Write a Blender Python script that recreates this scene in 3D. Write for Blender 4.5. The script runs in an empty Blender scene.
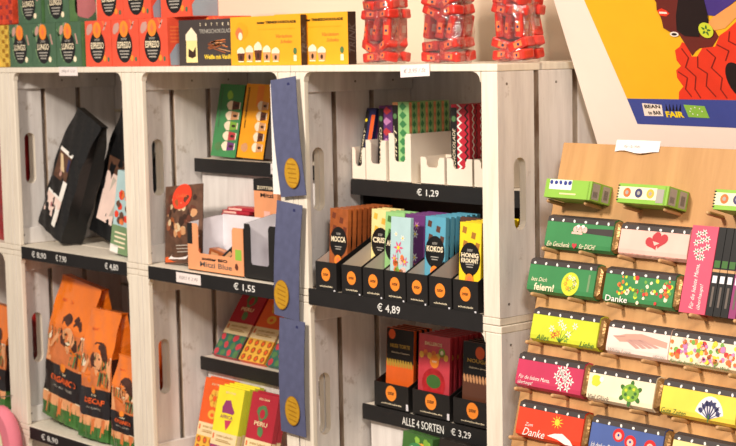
import bpy, bmesh, math, random
from mathutils import Vector, Matrix
from mathutils.geometry import tessellate_polygon

random.seed(7)
SC = bpy.context.scene
COL = SC.collection
T = 1.6                      # height of the top of the crate stack above the floor
R = math.radians

# ------------------------------------------------------------------ camera
cam_d = bpy.data.cameras.new('camera')
cam_d.sensor_width = 36.0
cam_d.lens = 36.0 * 1658.3 / 736.0
cam_d.clip_start = 0.05
cam = bpy.data.objects.new('camera', cam_d)
COL.objects.link(cam)
_y, _p, _r = .8543, -.1052, -.0195
_f = Vector((-math.sin(_y)*math.cos(_p), math.cos(_y)*math.cos(_p), math.sin(_p)))
_rt = Vector((math.cos(_y), math.sin(_y), 0)); _u = _rt.cross(_f)
_r2 = _rt*math.cos(_r) + _u*math.sin(_r); _u2 = -_rt*math.sin(_r) + _u*math.cos(_r)
cam.matrix_world = Matrix(((_r2.x, _u2.x, -_f.x, 1.7562), (_r2.y, _u2.y, -_f.y, -1.7933),
                           (_r2.z, _u2.z, -_f.z, .0272 + T), (0, 0, 0, 1)))
cam_d.dof.use_dof = True
cam_d.dof.focus_distance = 2.28
cam_d.dof.aperture_fstop = 14
SC.camera = cam
SC.view_settings.view_transform = 'Standard'
SC.view_settings.look = 'None'
SC.view_settings.gamma = 1.0
SC.view_settings.exposure = -0.06

# ------------------------------------------------------------------ light
w = bpy.data.worlds.new('world'); SC.world = w; w.use_nodes = True
w.node_tree.nodes['Background'].inputs[0].default_value = (1.0, .90, .82, 1)
w.node_tree.nodes['Background'].inputs[1].default_value = .36

def area(name, loc, target, size, power, color):
    l = bpy.data.lights.new(name, 'AREA'); l.shape = 'SQUARE'; l.size = size
    l.energy = power; l.color = color
    o = bpy.data.objects.new(name, l); COL.objects.link(o)
    o.location = loc
    o.rotation_euler = (Vector(target) - Vector(loc)).to_track_quat('-Z', 'Y').to_euler()
    return o
area('ceiling_spot', (-.1, -2.2, T+1.15), (-.5, 0, T-.3), .28, 84, (1, .90, .79))
area('ceiling_lamp', (1.9, -1.4, T+1.15), (0, .1, T-.3), .5, 40, (1, .91, .82))

# ------------------------------------------------------------------ materials
def lin(c):
    return tuple(((v/255)/12.92 if v/255 <= .04045 else ((v/255+.055)/1.055)**2.4) for v in c)
MATS = {}
def mat(name, rgb, rough=.55, metal=0, coat=0, var=.06, scale=30, bump=0, spec=.4, sheen=0):
    """procedural material: base colour gently varied by noise, optional bump"""
    m = bpy.data.materials.new(name); m.use_nodes = True
    nt = m.node_tree; b = nt.nodes['Principled BSDF']
    c = lin(rgb)
    tc = nt.nodes.new('ShaderNodeTexCoord'); n = nt.nodes.new('ShaderNodeTexNoise')
    n.inputs['Scale'].default_value = scale; n.inputs['Detail'].default_value = 3
    nt.links.new(tc.outputs['Object'], n.inputs['Vector'])
    r = nt.nodes.new('ShaderNodeValToRGB')
    r.color_ramp.elements[0].position = .3; r.color_ramp.elements[1].position = .7
    r.color_ramp.elements[0].color = tuple(v*(1-var) for v in c) + (1,)
    r.color_ramp.elements[1].color = tuple(min(1, v*(1+var)) for v in c) + (1,)
    nt.links.new(n.outputs['Fac'], r.inputs['Fac']); nt.links.new(r.outputs['Color'], b.inputs['Base Color'])
    b.inputs['Roughness'].default_value = rough; b.inputs['Metallic'].default_value = metal
    b.inputs['Coat Weight'].default_value = coat; b.inputs['Specular IOR Level'].default_value = spec
    b.inputs['Coat Roughness'].default_value = .12
    if bump:
        bp = nt.nodes.new('ShaderNodeBump'); bp.inputs['Strength'].default_value = bump
        bp.inputs['Distance'].default_value = .004
        nt.links.new(n.outputs['Fac'], bp.inputs['Height']); nt.links.new(bp.outputs['Normal'], b.inputs['Normal'])
    MATS[name] = m
    return m
def wood(name, rgb1, rgb2, stretch, wear=None, rough=.6, wearamt=.64):
    """streaky wood or brushed paint; stretch = noise scale along each axis"""
    m = bpy.data.materials.new(name); m.use_nodes = True
    nt = m.node_tree; b = nt.nodes['Principled BSDF']
    tc = nt.nodes.new('ShaderNodeTexCoord'); mp = nt.nodes.new('ShaderNodeMapping')
    mp.inputs['Scale'].default_value = stretch
    n = nt.nodes.new('ShaderNodeTexNoise'); n.inputs['Scale'].default_value = 1; n.inputs['Detail'].default_value = 5
    n.inputs['Roughness'].default_value = .6
    nt.links.new(tc.outputs['Object'], mp.inputs['Vector']); nt.links.new(mp.outputs['Vector'], n.inputs['Vector'])
    r = nt.nodes.new('ShaderNodeValToRGB')
    r.color_ramp.elements[0].position = .35; r.color_ramp.elements[1].position = .62
    r.color_ramp.elements[0].color = lin(rgb1) + (1,); r.color_ramp.elements[1].color = lin(rgb2) + (1,)
    nt.links.new(n.outputs['Fac'], r.inputs['Fac'])
    out = r.outputs['Color']
    if wear:
        n2 = nt.nodes.new('ShaderNodeTexNoise'); n2.inputs['Scale'].default_value = 14; n2.inputs['Detail'].default_value = 8
        n2.inputs['Roughness'].default_value = .75
        nt.links.new(tc.outputs['Object'], n2.inputs['Vector'])
        r2 = nt.nodes.new('ShaderNodeValToRGB'); r2.color_ramp.elements[0].position = wearamt
        r2.color_ramp.elements[1].position = wearamt + .08
        mx = nt.nodes.new('ShaderNodeMix'); mx.data_type = 'RGBA'
        mx.inputs[7].default_value = lin(wear) + (1,)
        ml = nt.nodes.new('ShaderNodeMath'); ml.operation = 'MULTIPLY'; ml.inputs[1].default_value = .55
        nt.links.new(n2.outputs['Fac'], r2.inputs['Fac']); nt.links.new(r2.outputs['Color'], ml.inputs[0])
        nt.links.new(ml.outputs[0], mx.inputs[0]); nt.links.new(out, mx.inputs[6]); out = mx.outputs[2]
    nt.links.new(out, b.inputs['Base Color'])
    bp = nt.nodes.new('ShaderNodeBump'); bp.inputs['Strength'].default_value = .25; bp.inputs['Distance'].default_value = .002
    nt.links.new(n.outputs['Fac'], bp.inputs['Height']); nt.links.new(bp.outputs['Normal'], b.inputs['Normal'])
    b.inputs['Roughness'].default_value = rough
    MATS[name] = m
    return m

wood('raw_edge', (128, 98, 74), (196, 178, 158), (60, 60, 12))
wood('paint', (212, 205, 200), (230, 224, 219), (60, 60, 7), wear=(150, 128, 105), wearamt=.60)
wood('paint_front', (226, 214, 196), (238, 228, 210), (90, 90, 10), wear=(160, 136, 108), wearamt=.68)
wood('board_wood', (180, 132, 80), (198, 150, 96), (26, 3, 26), rough=.5)
wood('peg_wood', (188, 142, 92), (204, 160, 110), (60, 60, 10), rough=.5)
wood('floor_wood', (120, 92, 66), (146, 114, 84), (2, 14, 2))
mat('wall', (232, 218, 194), .9, scale=3, var=.02)
mat('rail_black', (26, 24, 24), .6, var=.15)
mat('chalk', (238, 236, 230), .9)
mat('card', (238, 226, 222), .7, var=.02)
mat('card_ink', (150, 140, 138), .7)
mat('white', (240, 236, 228), .5, var=.02)
mat('tray_white', (238, 226, 208), .55, var=.02)
mat('cardboard_grey', (196, 184, 170), .8, var=.03)
mat('black', (22, 20, 20), .4, var=.1)
mat('black_card', (30, 28, 27), .45, var=.1)
mat('black_foil', (20, 20, 21), .42, scale=18, bump=.6, spec=.5)
mat('dark_brown', (58, 36, 26), .5)
mat('grey_text', (168, 162, 152), .6)
mat('orange', (240, 138, 44), .5)
mat('orange_dot', (242, 140, 46), .5)
mat('coffee_orange', (238, 122, 28), .26, coat=.9, scale=16, bump=1.0, var=.12)
mat('coffee_brown_orange', (196, 84, 28), .26, coat=.9, scale=16, bump=1.0, var=.2)
mat('skin_orange', (216, 120, 62), .35, coat=.4, scale=40, var=.18)
mat('skin_light', (236, 168, 116), .4, coat=.3, scale=40, var=.12)
mat('hair_brown', (74, 44, 34), .45, scale=70, var=.3)
mat('band_black', (30, 24, 26), .3, coat=.5, scale=22, bump=.4)
mat('grass_green', (62, 112, 50), .35, coat=.5, scale=50, bump=.5, var=.35)
mat('leaf_green', (84, 124, 76), .45, var=.2)
mat('box_green', (72, 102, 76), .5, var=.14, scale=40)
mat('box_red', (226, 84, 58), .5, var=.08, scale=30)
mat('box_red_mark', (240, 118, 66), .5)
mat('box_green_mark', (118, 146, 104), .5)
mat('blush', (196, 150, 138), .5)
mat('pink_blob', (186, 112, 118), .5)
mat('blue_blob', (148, 160, 172), .5)
mat('yellow_box', (236, 168, 34), .45, var=.04)
mat('yellow_deep', (238, 160, 28), .45)
mat('foam', (246, 226, 196), .6)
mat('coffee', (98, 52, 36), .5)
mat('latte', (206, 150, 104), .5)
mat('red_text', (210, 96, 52), .5)
mat('red_foil', (196, 46, 34), .28, coat=.5, scale=60, var=.45, bump=.5)
mat('red_foil_dark', (150, 26, 26), .28, coat=.4, scale=50, var=.3, bump=.9)
mat('silver', (214, 204, 204), .3, metal=.4)
mat('blue_paper', (84, 88, 118), .65, var=.1, scale=60)
mat('gold_seal', (216, 164, 44), .35, metal=.35, scale=120, bump=.4)
mat('gold_line', (176, 124, 28), .4, metal=.3)
mat('gold_foil', (150, 112, 66), .38, metal=.5, scale=60, bump=.8)
mat('gallery_green', (64, 134, 80), .4)
mat('lime', (206, 214, 58), .4)
mat('lime_green', (142, 190, 72), .45)
mat('pale_pink', (244, 190, 176), .45)
mat('heart_red', (190, 60, 66), .45)
mat('magenta', (196, 58, 92), .45)
mat('pink_cover', (216, 84, 110), .45)
mat('cream', (244, 228, 194), .5)
mat('cream_pink', (244, 216, 204), .5)
mat('sun_yellow', (246, 208, 62), .45)
mat('warm_yellow', (246, 212, 80), .45)
mat('turtle', (128, 172, 62), .45)
mat('turtle_dark', (66, 110, 50), .45)
mat('fan_blue', (66, 66, 104), .45)
mat('fan_white', (226, 222, 226), .45)
mat('scarlet', (234, 66, 38), .45)
mat('book_blue', (78, 98, 158), .45)
mat('poppy_red', (208, 44, 44), .45)
mat('flower_orange', (232, 120, 60), .45, var=.3, scale=90)
mat('flower_red', (204, 60, 54), .45)
mat('flower_green', (122, 168, 70), .45)
mat('flower_white', (240, 234, 224), .45)
mat('hand_skin', (212, 158, 140), .5)
mat('taupe', (104, 92, 84), .5)
mat('strap_dark', (66, 58, 56), .45)
mat('poster_white', (244, 228, 214), .6, var=.01)
mat('poster_yellow', (240, 180, 30), .6, var=.02)
mat('poster_blue', (62, 74, 148), .6, var=.04)
mat('poster_purple', (70, 50, 128), .6)
mat('poster_skin', (104, 36, 30), .6)
mat('poster_black', (30, 16, 18), .6)
mat('poster_red', (226, 56, 30), .6)
mat('poster_ruffle_line', (120, 24, 18), .6)
mat('poster_peach', (240, 160, 90), .6)
mat('mocca', (178, 98, 52), .32, metal=.3, scale=60, var=.2)
mat('mocca_bean', (112, 54, 34), .45)
mat('crisp', (238, 220, 150), .45)
mat('apple_green', (150, 200, 130), .45)
mat('sky_pale', (176, 206, 208), .45)
mat('sky_blue', (92, 164, 188), .4)
mat('flower_pink', (214, 92, 132), .45)
mat('purple', (104, 52, 112), .45)
mat('lilac', (196, 130, 180), .45)
mat('lemon', (240, 210, 38), .42)
mat('choc_chunk', (166, 112, 44), .45)
mat('choc_bar', (92, 56, 42), .5)
mat('pouch_pink', (200, 62, 74), .35, coat=.4, var=.15)
mat('pouch_orange', (238, 104, 36), .35, coat=.4)
mat('pouch_brown', (98, 58, 40), .4, coat=.3)
mat('pouch_dark', (40, 34, 30), .4)
mat('gold_text', (196, 158, 62), .45)
mat('berry', (178, 34, 40), .4, var=.3, scale=60)
mat('ruby', (178, 38, 54), .45)
mat('tangerine', (230, 96, 40), .45)
mat('teal', (50, 104, 92), .45)
mat('bar_cream', (238, 214, 166), .5)
mat('bar_yellow', (240, 224, 50), .45)
mat('plum', (146, 58, 108), .45)
mat('pattern_gold', (232, 178, 66), .45)
mat('tray_orange', (236, 160, 112), .55)
mat('navy', (40, 44, 88), .45)
mat('zig_red', (192, 38, 56), .45)
mat('ink_blue', (52, 66, 140), .45)
mat('soft_pink', (232, 130, 146), .8, var=.05)
mat('basket_yellow', (214, 176, 70), .7, var=.25, scale=70, bump=.8)
mat('basket_red', (206, 66, 36), .6, var=.3, scale=70, bump=.8)
mat('photo_brown', (96, 66, 50), .5, var=.35, scale=70)
mat('photo_light', (216, 190, 150), .5)
mat('steel', (120, 112, 104), .4, metal=.6)
mat('metal_table', (90, 84, 78), .5, metal=.3)

def film_mat():
    m = bpy.data.materials.new('clear_film'); m.use_nodes = True; nt = m.node_tree
    nt.nodes.remove(nt.nodes['Principled BSDF'])
    tr = nt.nodes.new('ShaderNodeBsdfTransparent'); gl = nt.nodes.new('ShaderNodeBsdfGlossy')
    tr.inputs[0].default_value = (.96, .88, .86, 1); gl.inputs['Roughness'].default_value = .12
    tc = nt.nodes.new('ShaderNodeTexCoord'); n = nt.nodes.new('ShaderNodeTexNoise')
    n.inputs['Scale'].default_value = 38; n.inputs['Detail'].default_value = 4
    nt.links.new(tc.outputs['Object'], n.inputs['Vector'])
    bp = nt.nodes.new('ShaderNodeBump'); bp.inputs['Strength'].default_value = 1; bp.inputs['Distance'].default_value = .012
    nt.links.new(n.outputs['Fac'], bp.inputs['Height']); nt.links.new(bp.outputs['Normal'], gl.inputs['Normal'])
    mx = nt.nodes.new('ShaderNodeMixShader'); mx.inputs[0].default_value = .26
    nt.links.new(tr.outputs[0], mx.inputs[1]); nt.links.new(gl.outputs[0], mx.inputs[2])
    nt.links.new(mx.outputs[0], nt.nodes['Material Output'].inputs['Surface'])
    MATS['film'] = m
film_mat()

# ------------------------------------------------------------------ mesh builder
TEXTS = {}
def text_tris(s, bold=.012):
    """outline of a string in Blender's own font as unit-box triangles"""
    k = (s, bold)
    if k in TEXTS: return TEXTS[k]
    c = bpy.data.curves.new('writing', 'FONT'); c.body = s; c.resolution_u = 2; c.offset = bold; c.shear = .3 if bold == 0 else 0
    o = bpy.data.objects.new('writing', c); COL.objects.link(o)
    dg = bpy.context.evaluated_depsgraph_get(); ev = o.evaluated_get(dg); me = ev.to_mesh()
    vs = [(v.co.x, v.co.y) for v in me.vertices]; fs = [tuple(p.vertices) for p in me.polygons]
    ev.to_mesh_clear(); bpy.data.objects.remove(o); bpy.data.curves.remove(c)
    x0 = min(v[0] for v in vs); x1 = max(v[0] for v in vs); y0 = min(v[1] for v in vs); y1 = max(v[1] for v in vs)
    TEXTS[k] = ([((x-x0)/(x1-x0), (y-y0)/(y1-y0)) for x, y in vs], fs)
    return TEXTS[k]

def frame(o, u, v):
    u = Vector(u).normalized(); v = Vector(v).normalized(); n = u.cross(v)
    return Matrix(((u.x, v.x, n.x, o[0]), (u.y, v.y, n.y, o[1]), (u.z, v.z, n.z, o[2]), (0, 0, 0, 1)))
def front(x=0, y=0, z=0): return frame((x, y, z), (1, 0, 0), (0, 0, 1))
def right(x=0, y=0, z=0): return frame((x, y, z), (0, 1, 0), (0, 0, 1))

class MB:
    def __init__(s): s.v = []; s.f = []; s.m = []; s.names = []; s.smooth = []; s.map = None
    def mi(s, n):
        if n not in s.names: s.names.append(n)
        return s.names.index(n)
    def add(s, vs, fs, m, sm=False):
        b = len(s.v); s.v += [Vector(v) for v in vs]
        for f in fs: s.f.append(tuple(b+i for i in f)); s.m.append(s.mi(m)); s.smooth.append(sm)
    def box(s, x0, x1, y0, y1, z0, z1, m, M=None, faces=None):
        vs = [Vector((x, y, z)) for z in (z0, z1) for y in (y0, y1) for x in (x0, x1)]
        if M is not None: vs = [M @ v for v in vs]
        F = {'bottom': (0, 2, 3, 1), 'top': (4, 5, 7, 6), 'front': (0, 1, 5, 4), 'back': (2, 6, 7, 3), 'left': (0, 4, 6, 2), 'right': (1, 3, 7, 5)}
        b = len(s.v); s.v += vs
        for k, f in F.items():
            s.f.append(tuple(b+i for i in f)); s.m.append(s.mi((faces or {}).get(k, m))); s.smooth.append(False)
    # decals: (u, v) in a frame, lifted by layer
    def P(s, fr, u, v, lay):
        if s.map: return s.map(u, v, lay*.00022)
        return fr @ Vector((u, v, lay*.00022))
    def poly(s, fr, pts, m, lay=1):
        if len(pts) > 4:
            tr = tessellate_polygon([[Vector((p[0], p[1], 0)) for p in pts]])
            area2 = sum(pts[i-1][0]*pts[i][1]-pts[i][0]*pts[i-1][1] for i in range(len(pts)))
            out = []
            for t in tr:
                a, b, c = [pts[i] for i in t]
                if (b[0]-a[0])*(c[1]-a[1])-(b[1]-a[1])*(c[0]-a[0]) < 0: t = (t[0], t[2], t[1])
                out.append(tuple(t))
            s.add([s.P(fr, p[0], p[1], lay) for p in pts], out, m)
        else:
            a2 = sum(pts[i-1][0]*pts[i][1]-pts[i][0]*pts[i-1][1] for i in range(len(pts)))
            if a2 < 0: pts = pts[::-1]
            s.add([s.P(fr, p[0], p[1], lay) for p in pts], [tuple(range(len(pts)))], m)
    def rect(s, fr, u0, u1, v0, v1, m, lay=1): s.poly(fr, [(u0, v0), (u1, v0), (u1, v1), (u0, v1)], m, lay)
    def oval(s, fr, u, v, a, b, m, lay=1, n=20, rot=0):
        c, q = math.cos(rot), math.sin(rot)
        pts = [(a*math.cos(2*math.pi*i/n), b*math.sin(2*math.pi*i/n)) for i in range(n)]
        pts = [(u+x*c-y*q, v+x*q+y*c) for x, y in pts]
        s.add([s.P(fr, p[0], p[1], lay) for p in pts], [tuple(range(n))], m)
    def text(s, fr, t, u0, u1, v0, v1, m, lay=2, bold=.012, rot=0):
        vs, fs = text_tris(t, bold)
        out = []
        for x, y in vs:
            if rot: x, y = 1-y, x      # reads upwards
            out.append(s.P(fr, u0+x*(u1-u0), v0+y*(v1-v0), lay))
        s.add(out, fs, m)
    def blob(s, fr, u, v, r, m, lay=1, n=11, j=.35, seed=0, sx=1, sy=1):
        rr = random.Random(seed)
        pts = []
        for i in range(n):
            q = r*(1-j*rr.random()); a = 2*math.pi*i/n
            pts.append((u+sx*q*math.cos(a), v+sy*q*math.sin(a)))
        s.poly(fr, pts, m, lay)
    def flower(s, fr, u, v, r, m, mid='lemon', lay=2, n=6):
        pts = []
        for i in range(n*4):
            a = 2*math.pi*i/(n*4); q = r*(.62+.38*math.cos(a*n))
            pts.append((u+q*math.cos(a), v+q*math.sin(a)))
        s.poly(fr, pts, m, lay)
        s.oval(fr, u, v, r*.28, r*.28, mid, lay+1, 8)
    def heart(s, fr, u, v, r, m, lay=2, rot=0):
        pts = []
        for i in range(24):
            t = 2*math.pi*i/24
            x = r*.062*16*math.sin(t)**3; y = r*.062*(13*math.cos(t)-5*math.cos(2*t)-2*math.cos(3*t)-math.cos(4*t))
            pts.append((u+x*math.cos(rot)-y*math.sin(rot), v+x*math.sin(rot)+y*math.cos(rot)))
        s.poly(fr, pts, m, lay)
    def build(s, name, parent=None, M=None, bevel=0, loc=None):
        me = bpy.data.meshes.new(name)
        me.from_pydata([(M @ v if M is not None else v) for v in s.v], [], s.f)
        for n in s.names: me.materials.append(MATS[n])
        for i, p in enumerate(me.polygons): p.material_index = s.m[i]; p.use_smooth = s.smooth[i]
        me.update()
        o = bpy.data.objects.new(name, me); COL.objects.link(o)
        if parent is not None: o.parent = parent
        if loc is not None: o.location = loc
        if bevel:
            b = o.modifiers.new('bevel', 'BEVEL'); b.width = bevel; b.segments = 2; b.limit_method = 'ANGLE'
        return o

def tag(o, label=None, cat=None, group=None, kind=None):
    if label: o['label'] = label
    if cat: o['category'] = cat
    if group: o['group'] = group
    if kind: o['kind'] = kind
    return o
def thing(name, label, cat, loc=(0, 0, 0), group=None, rot=(0, 0, 0)):
    o = bpy.data.objects.new(name, None); COL.objects.link(o); o.empty_display_size = .02
    o.location = (loc[0], loc[1], loc[2]+T); o.rotation_euler = rot
    return tag(o, label, cat, group)
def copy_tree(o, parent=None):
    c = o.copy(); COL.objects.link(c)
    if parent is not None: c.parent = parent
    for ch in list(KIDS.get(o.name, [])): copy_tree(ch, c)
    return c
KIDS = {}
def part(mb, name, parent, label=None, **k):
    o = mb.build(name, parent, **k); KIDS.setdefault(parent.name, []).append(o)
    if label: o['label'] = label
    return o
def dup(o, loc, label, rot=None, group=None):
    c = copy_tree(o); c.location = (loc[0], loc[1], loc[2]+T)
    if rot is not None: c.rotation_euler = rot
    c['label'] = label
    if group: c['group'] = group
    return c

def rest(t, z):
    """lower or lift a thing until its lowest point stands on height z"""
    M = t.matrix_basis
    lo = min((M @ v.co).z for k in KIDS[t.name] for v in k.data.vertices)
    t.location.z += z+T+.0004-lo
    return t.location.z-T
# ------------------------------------------------------------------ the room
b = MB(); b.box(-7, 3.2, .34, .44, 0, 2.9, 'wall'); tag(b.build('wall_back'), kind='structure')
b = MB(); b.box(-7, 3.2, -4, .34, -.06, 0, 'floor_wood'); tag(b.build('floor'), kind='structure')

# ------------------------------------------------------------------ crates
def hole_board(b, x0, x1, y0, y1, z0, z1, hy, hz, hw, hh, m):
    """vertical board lying in the yz plane with a long rounded hand hole"""
    inner = []
    r = hw/2
    for i in range(9): a = math.pi*i/8; inner.append((hy+r*math.cos(a), hz+hh/2-r+r*math.sin(a)))
    for i in range(9): a = math.pi+math.pi*i/8; inner.append((hy+r*math.cos(a), hz-hh/2+r+r*math.sin(a)))
    outer = [(y0, z0), (y1, z0), (y1, z1), (y0, z1)]
    al = outer+inner
    tr = tessellate_polygon([[Vector((p[0], p[1], 0)) for p in outer], [Vector((p[0], p[1], 0)) for p in inner]])
    for x, sgn in ((x0, -1), (x1, 1)):
        fs = []
        for t in tr:
            a, c, d = [al[i] for i in t]
            cr = (c[0]-a[0])*(d[1]-a[1])-(c[1]-a[1])*(d[0]-a[0])
            fs.append(tuple(t) if cr*sgn > 0 else (t[0], t[2], t[1]))
        b.add([(x, p[0], p[1]) for p in al], fs, m)
    n = len(inner)
    b.add([(x, p[0], p[1]) for x in (x0, x1) for p in inner], [(i, (i+1) % n, n+(i+1) % n, n+i) for i in range(n)], 'paint_front')
    b.add([(x, p[0], p[1]) for x in (x0, x1) for p in outer], [(i, 4+i, 4+(i+1) % 4, (i+1) % 4) for i in (0, 2, 3)], 'paint_front')
    b.add([(x, p[0], p[1]) for x in (x0, x1) for p in outer], [(1, 5, 6, 2)], 'raw_edge')

def crate_side(sign, seed):
    """sign -1: left head, +1: right head, in crate coordinates (x 0..0.5, z -0.4..0)"""
    b = MB(); rr = random.Random(seed)
    xa, xb = (.0005, .0135) if sign < 0 else (.4865, .4995)
    hole_board(b, xa, xb, 0, .0795, -.388, -.012, .047, -.2, .026, .112, 'paint')
    b.box(xa, xb, .0905, .1685, -.388, -.012, 'paint', faces={'front': 'raw_edge', 'back': 'raw_edge'})
    b.box(xa, xb, .1795, .27, -.388, -.012, 'paint', faces={'front': 'raw_edge'})
    # cleats that tie the boards together, inside, top and bottom
    xi = (.0135, .0205) if sign < 0 else (.4795, .4865)
    for z in ((-.048, -.012), (-.388, -.352)): b.box(xi[0], xi[1], .012, .269, z[0], z[1], 'paint')
    # front post that frames the opening
    xp = (.0135, .036) if sign < 0 else (.464, .4865)
    b.box(xp[0], xp[1], .0005, .011, -.388, -.012, 'paint_front')
    # nail heads
    for y in (.02, .13, .22):
        for z in (-.031, -.368):
            b.oval(frame((xb if sign > 0 else xi[1], y, z), (0, 1, 0) if sign > 0 else (0, 1, 0), (0, 0, 1)), 0, 0, .0022, .0022, 'steel', 1, 8)
    return b
def build_crate(label, loc):
    c = thing('wooden_crate', label, 'crate', loc, 'white painted wine crates stacked as a shelf')
    part(crate_side(-1, 1), 'side_panel', c, bevel=.0016); part(crate_side(1, 2), 'side_panel', c, bevel=.0016)
    b = MB()
    for y0, y1 in ((0, .094), (.1, .186), (.192, .284)): b.box(.001, .499, y0, y1, -.0115, -.0005, 'paint_front')
    part(b, 'top_panel', c, bevel=.0012)
    b = MB()
    for y0, y1 in ((0, .094), (.1, .186), (.192, .284)): b.box(.001, .499, y0, y1, -.3995, -.3885, 'paint_front')
    part(b, 'bottom_panel', c, bevel=.0012)
    b = MB()
    for z0, z1 in ((-.388, -.299), (-.293, -.203), (-.197, -.107), (-.101, -.012)): b.box(.001, .499, .2705, .2835, z0, z1, 'paint')
    part(b, 'back_panel', c, bevel=.0012)
    for x, z, sx, sz in ((.0365, -.012, 1, -1), (.4635, -.012, -1, -1)):
        b = MB(); L = .016
        pts = [(x, z)] + [(x+sx*L*(1-math.sin(R(a))), z+sz*L*(1-math.cos(R(a)))) for a in (0, 30, 60, 90)]
        n = len(pts)
        vs = [(p[0], y, p[1]) for y in (.0, .011) for p in pts]
        b.add(vs, [tuple(range(n))[::-1], tuple(range(n, 2*n))] + [(i, (i+1) % n, n+(i+1) % n, n+i) for i in range(n)], 'paint_front')
        part(b, 'corner_block', c)
    return c
COLN = {0: 'fourth', 1: 'third', 2: 'second', 3: 'leftmost, half seen'}
proto = None
crates = {}
for col in range(4):
    for row in range(4):
        nm = {0: 'rightmost column', 1: 'column just left of the blue tags', 2: 'column with the coffee bags', 3: 'column cut by the left edge'}[col]
        rw = {0: 'top', 1: 'second', 2: 'third', 3: 'lowest'}[row]
        lab = 'white wooden crate, %s in the %s' % (rw, nm)
        loc = (-.5*(col+1) + (.003 if row == 1 and col == 0 else 0), 0, -.4*row)
        if proto is None: proto = build_crate(lab, loc); c = proto
        else: c = dup(proto, loc, lab)
        crates[(col, row)] = c

def rail(parent, x0, x1, y, z0, z1, texts, cards=(), name='price_rail', label=None):
    """black chalk strip in the parent's coordinates; texts: (string, u0, u1) in metres from x0"""
    b = MB(); b.box(x0, x1, y, y+.0025, z0, z1, 'rail_black')
    h = z1-z0
    o = part(b, name, parent, label, bevel=0)
    for t, u0, u1 in texts:
        b = MB(); b.text(front(x0, y, z0), t, u0, u1, h*.2, h*.76, 'chalk', 1, .004); part(b, 'chalk_price', o)
    return o
rail(crates[(2, 0)], .046, .462, -.0030, -.416, -.389, [('€ 8,90', .045, .105), ('€ 7,90', .145, .188), ('€ 4,80', .338, .388)], label='black strip with chalk prices')
rail(crates[(1, 0)], .042, .462, -.0030, -.415, -.389, [('€ 1,55', .28, .345)], label='black strip with chalk price')
rail(crates[(0, 0)], .040, .463, -.0032, -.413, -.385, [('€ 4,89', .180, .236)], label='black strip with chalk price')
rail(crates[(2, 1)], .050, .462, -.0030, -.416, -.390, [('€ 8,90', .05, .12)], label='black strip with chalk price')
rail(crates[(3, 1)], .050, .462, -.0030, -.416, -.390, [('€ 9,20', .05, .12)], label='black strip with chalk price')

# shelf inserts standing inside the crates
def insert(label, x0, x1, y0, z_top, z_floor, texts, panel, rail_h=.022, drop=0):
    t = thing('shelf_riser', label, 'shelf', (x0, y0, z_floor), 'shelf risers inside the crates')
    h = z_top-z_floor; w_ = x1-x0
    b = MB(); b.box(0, w_, .003, .255-y0, h-.008, h, 'tray_white'); part(b, 'shelf_board', t, bevel=.001)
    if panel:
        b = MB(); b.box(.008, w_-.008, .012, .017, 0, h-.008, 'paint')
        part(b, 'front_panel', t)
    for x in (0, w_-.008):
        b = MB(); b.box(x, x+.008, .02, .25-y0, 0, h-.008, 'paint' if panel else 'black_card'); part(b, 'side_support', t)
    if not panel:
        b = MB(); b.box(.009, w_-.009, .20-y0, .204-y0, 0, h-.008, 'dark_brown'); part(b, 'rear_shade_sheet', t)  # added dark sheet; its brown paints the shade under the open riser
    b = MB(); M = frame((0, 0, h-rail_h+.002), (w_, 0, -drop), (0, 0, 1))
    b.box(0, w_, -.001, .0025, h-rail_h, h+.001, 'rail_black')
    o = part(b, 'price_rail', t, 'black strip with chalk price' if texts else 'black strip')
    for s, u0, u1 in texts:
        b = MB(); b.text(front(0, -.001, h-rail_h), s, u0, u1, rail_h*.22, rail_h*.74, 'chalk', 1, .004); part(b, 'chalk_price', o)
    return t
insert('white wooden riser with a black strip priced € 1,29 in the top right crate', -.478, -.025, .115, -.205, -.388, [('€ 1,29', .172, .226)], False, .026)
insert('white riser with a black strip priced for all four sorts in the right column', -.476, -.020, .13, -.612, -.788, [('ALLE 4 SORTEN', .106, .212), ('€ 3,29', .230, .278)], True, .027)
insert('white riser under the three tall drink boxes in the crate with the cookie bag', -.978, -.525, .13, -.187, -.388, [], True, .026)
insert('white riser under the leaning chocolate bars in the lower crate behind the blue tags', -.978, -.525, .13, -.590, -.788, [], True, .026)

# price cards
def price_card(label, x0, x1, z0, z1, y, t='', tilt=0, txm='card_ink'):
    b = MB(); b.box(0, x1-x0, 0, .0006, 0, z1-z0, 'card')
    W, H = x1-x0, z1-z0
    if t: b.text(front(0, 0, 0), t, W*.12, W*.88, H*.3, H*.7, txm, 1, 0)
    o = b.build('price_card'); o.location = (x0, y, z0+T); o.rotation_euler = (0, tilt, 0)
    return tag(o, label, 'price card', 'small white price cards')
price_card('small white price card on the top edge of the crate with the black bags', -1.268, -1.196, -.018, 0, -.0012, '100g € 5,50')
price_card('small white price card tilted on the top edge below the red cellophane bags', -.214, -.146, -.021, -.002, -.0025, '€ 3,95 / St', tilt=-.04)
price_card('white price card on the black strip under the cookie bag', -.860, -.780, -.411, -.392, -.0045, 'KEKS € 2,90')
price_card('narrow white price card on the strip below the dark drink box', -.727, -.705, -.207, -.187, .1275, '€ 3')

# ------------------------------------------------------------------ generic packages
def circle_logo(b, fr, u, v, r, m='orange_dot', t='zotter', lay=2):
    b.oval(fr, u, v, r, r*1.0, m, lay); b.text(fr, t, u-r*.62, u+r*.62, v-r*.2, v+r*.25, 'dark_brown', lay+1, .02)

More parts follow.
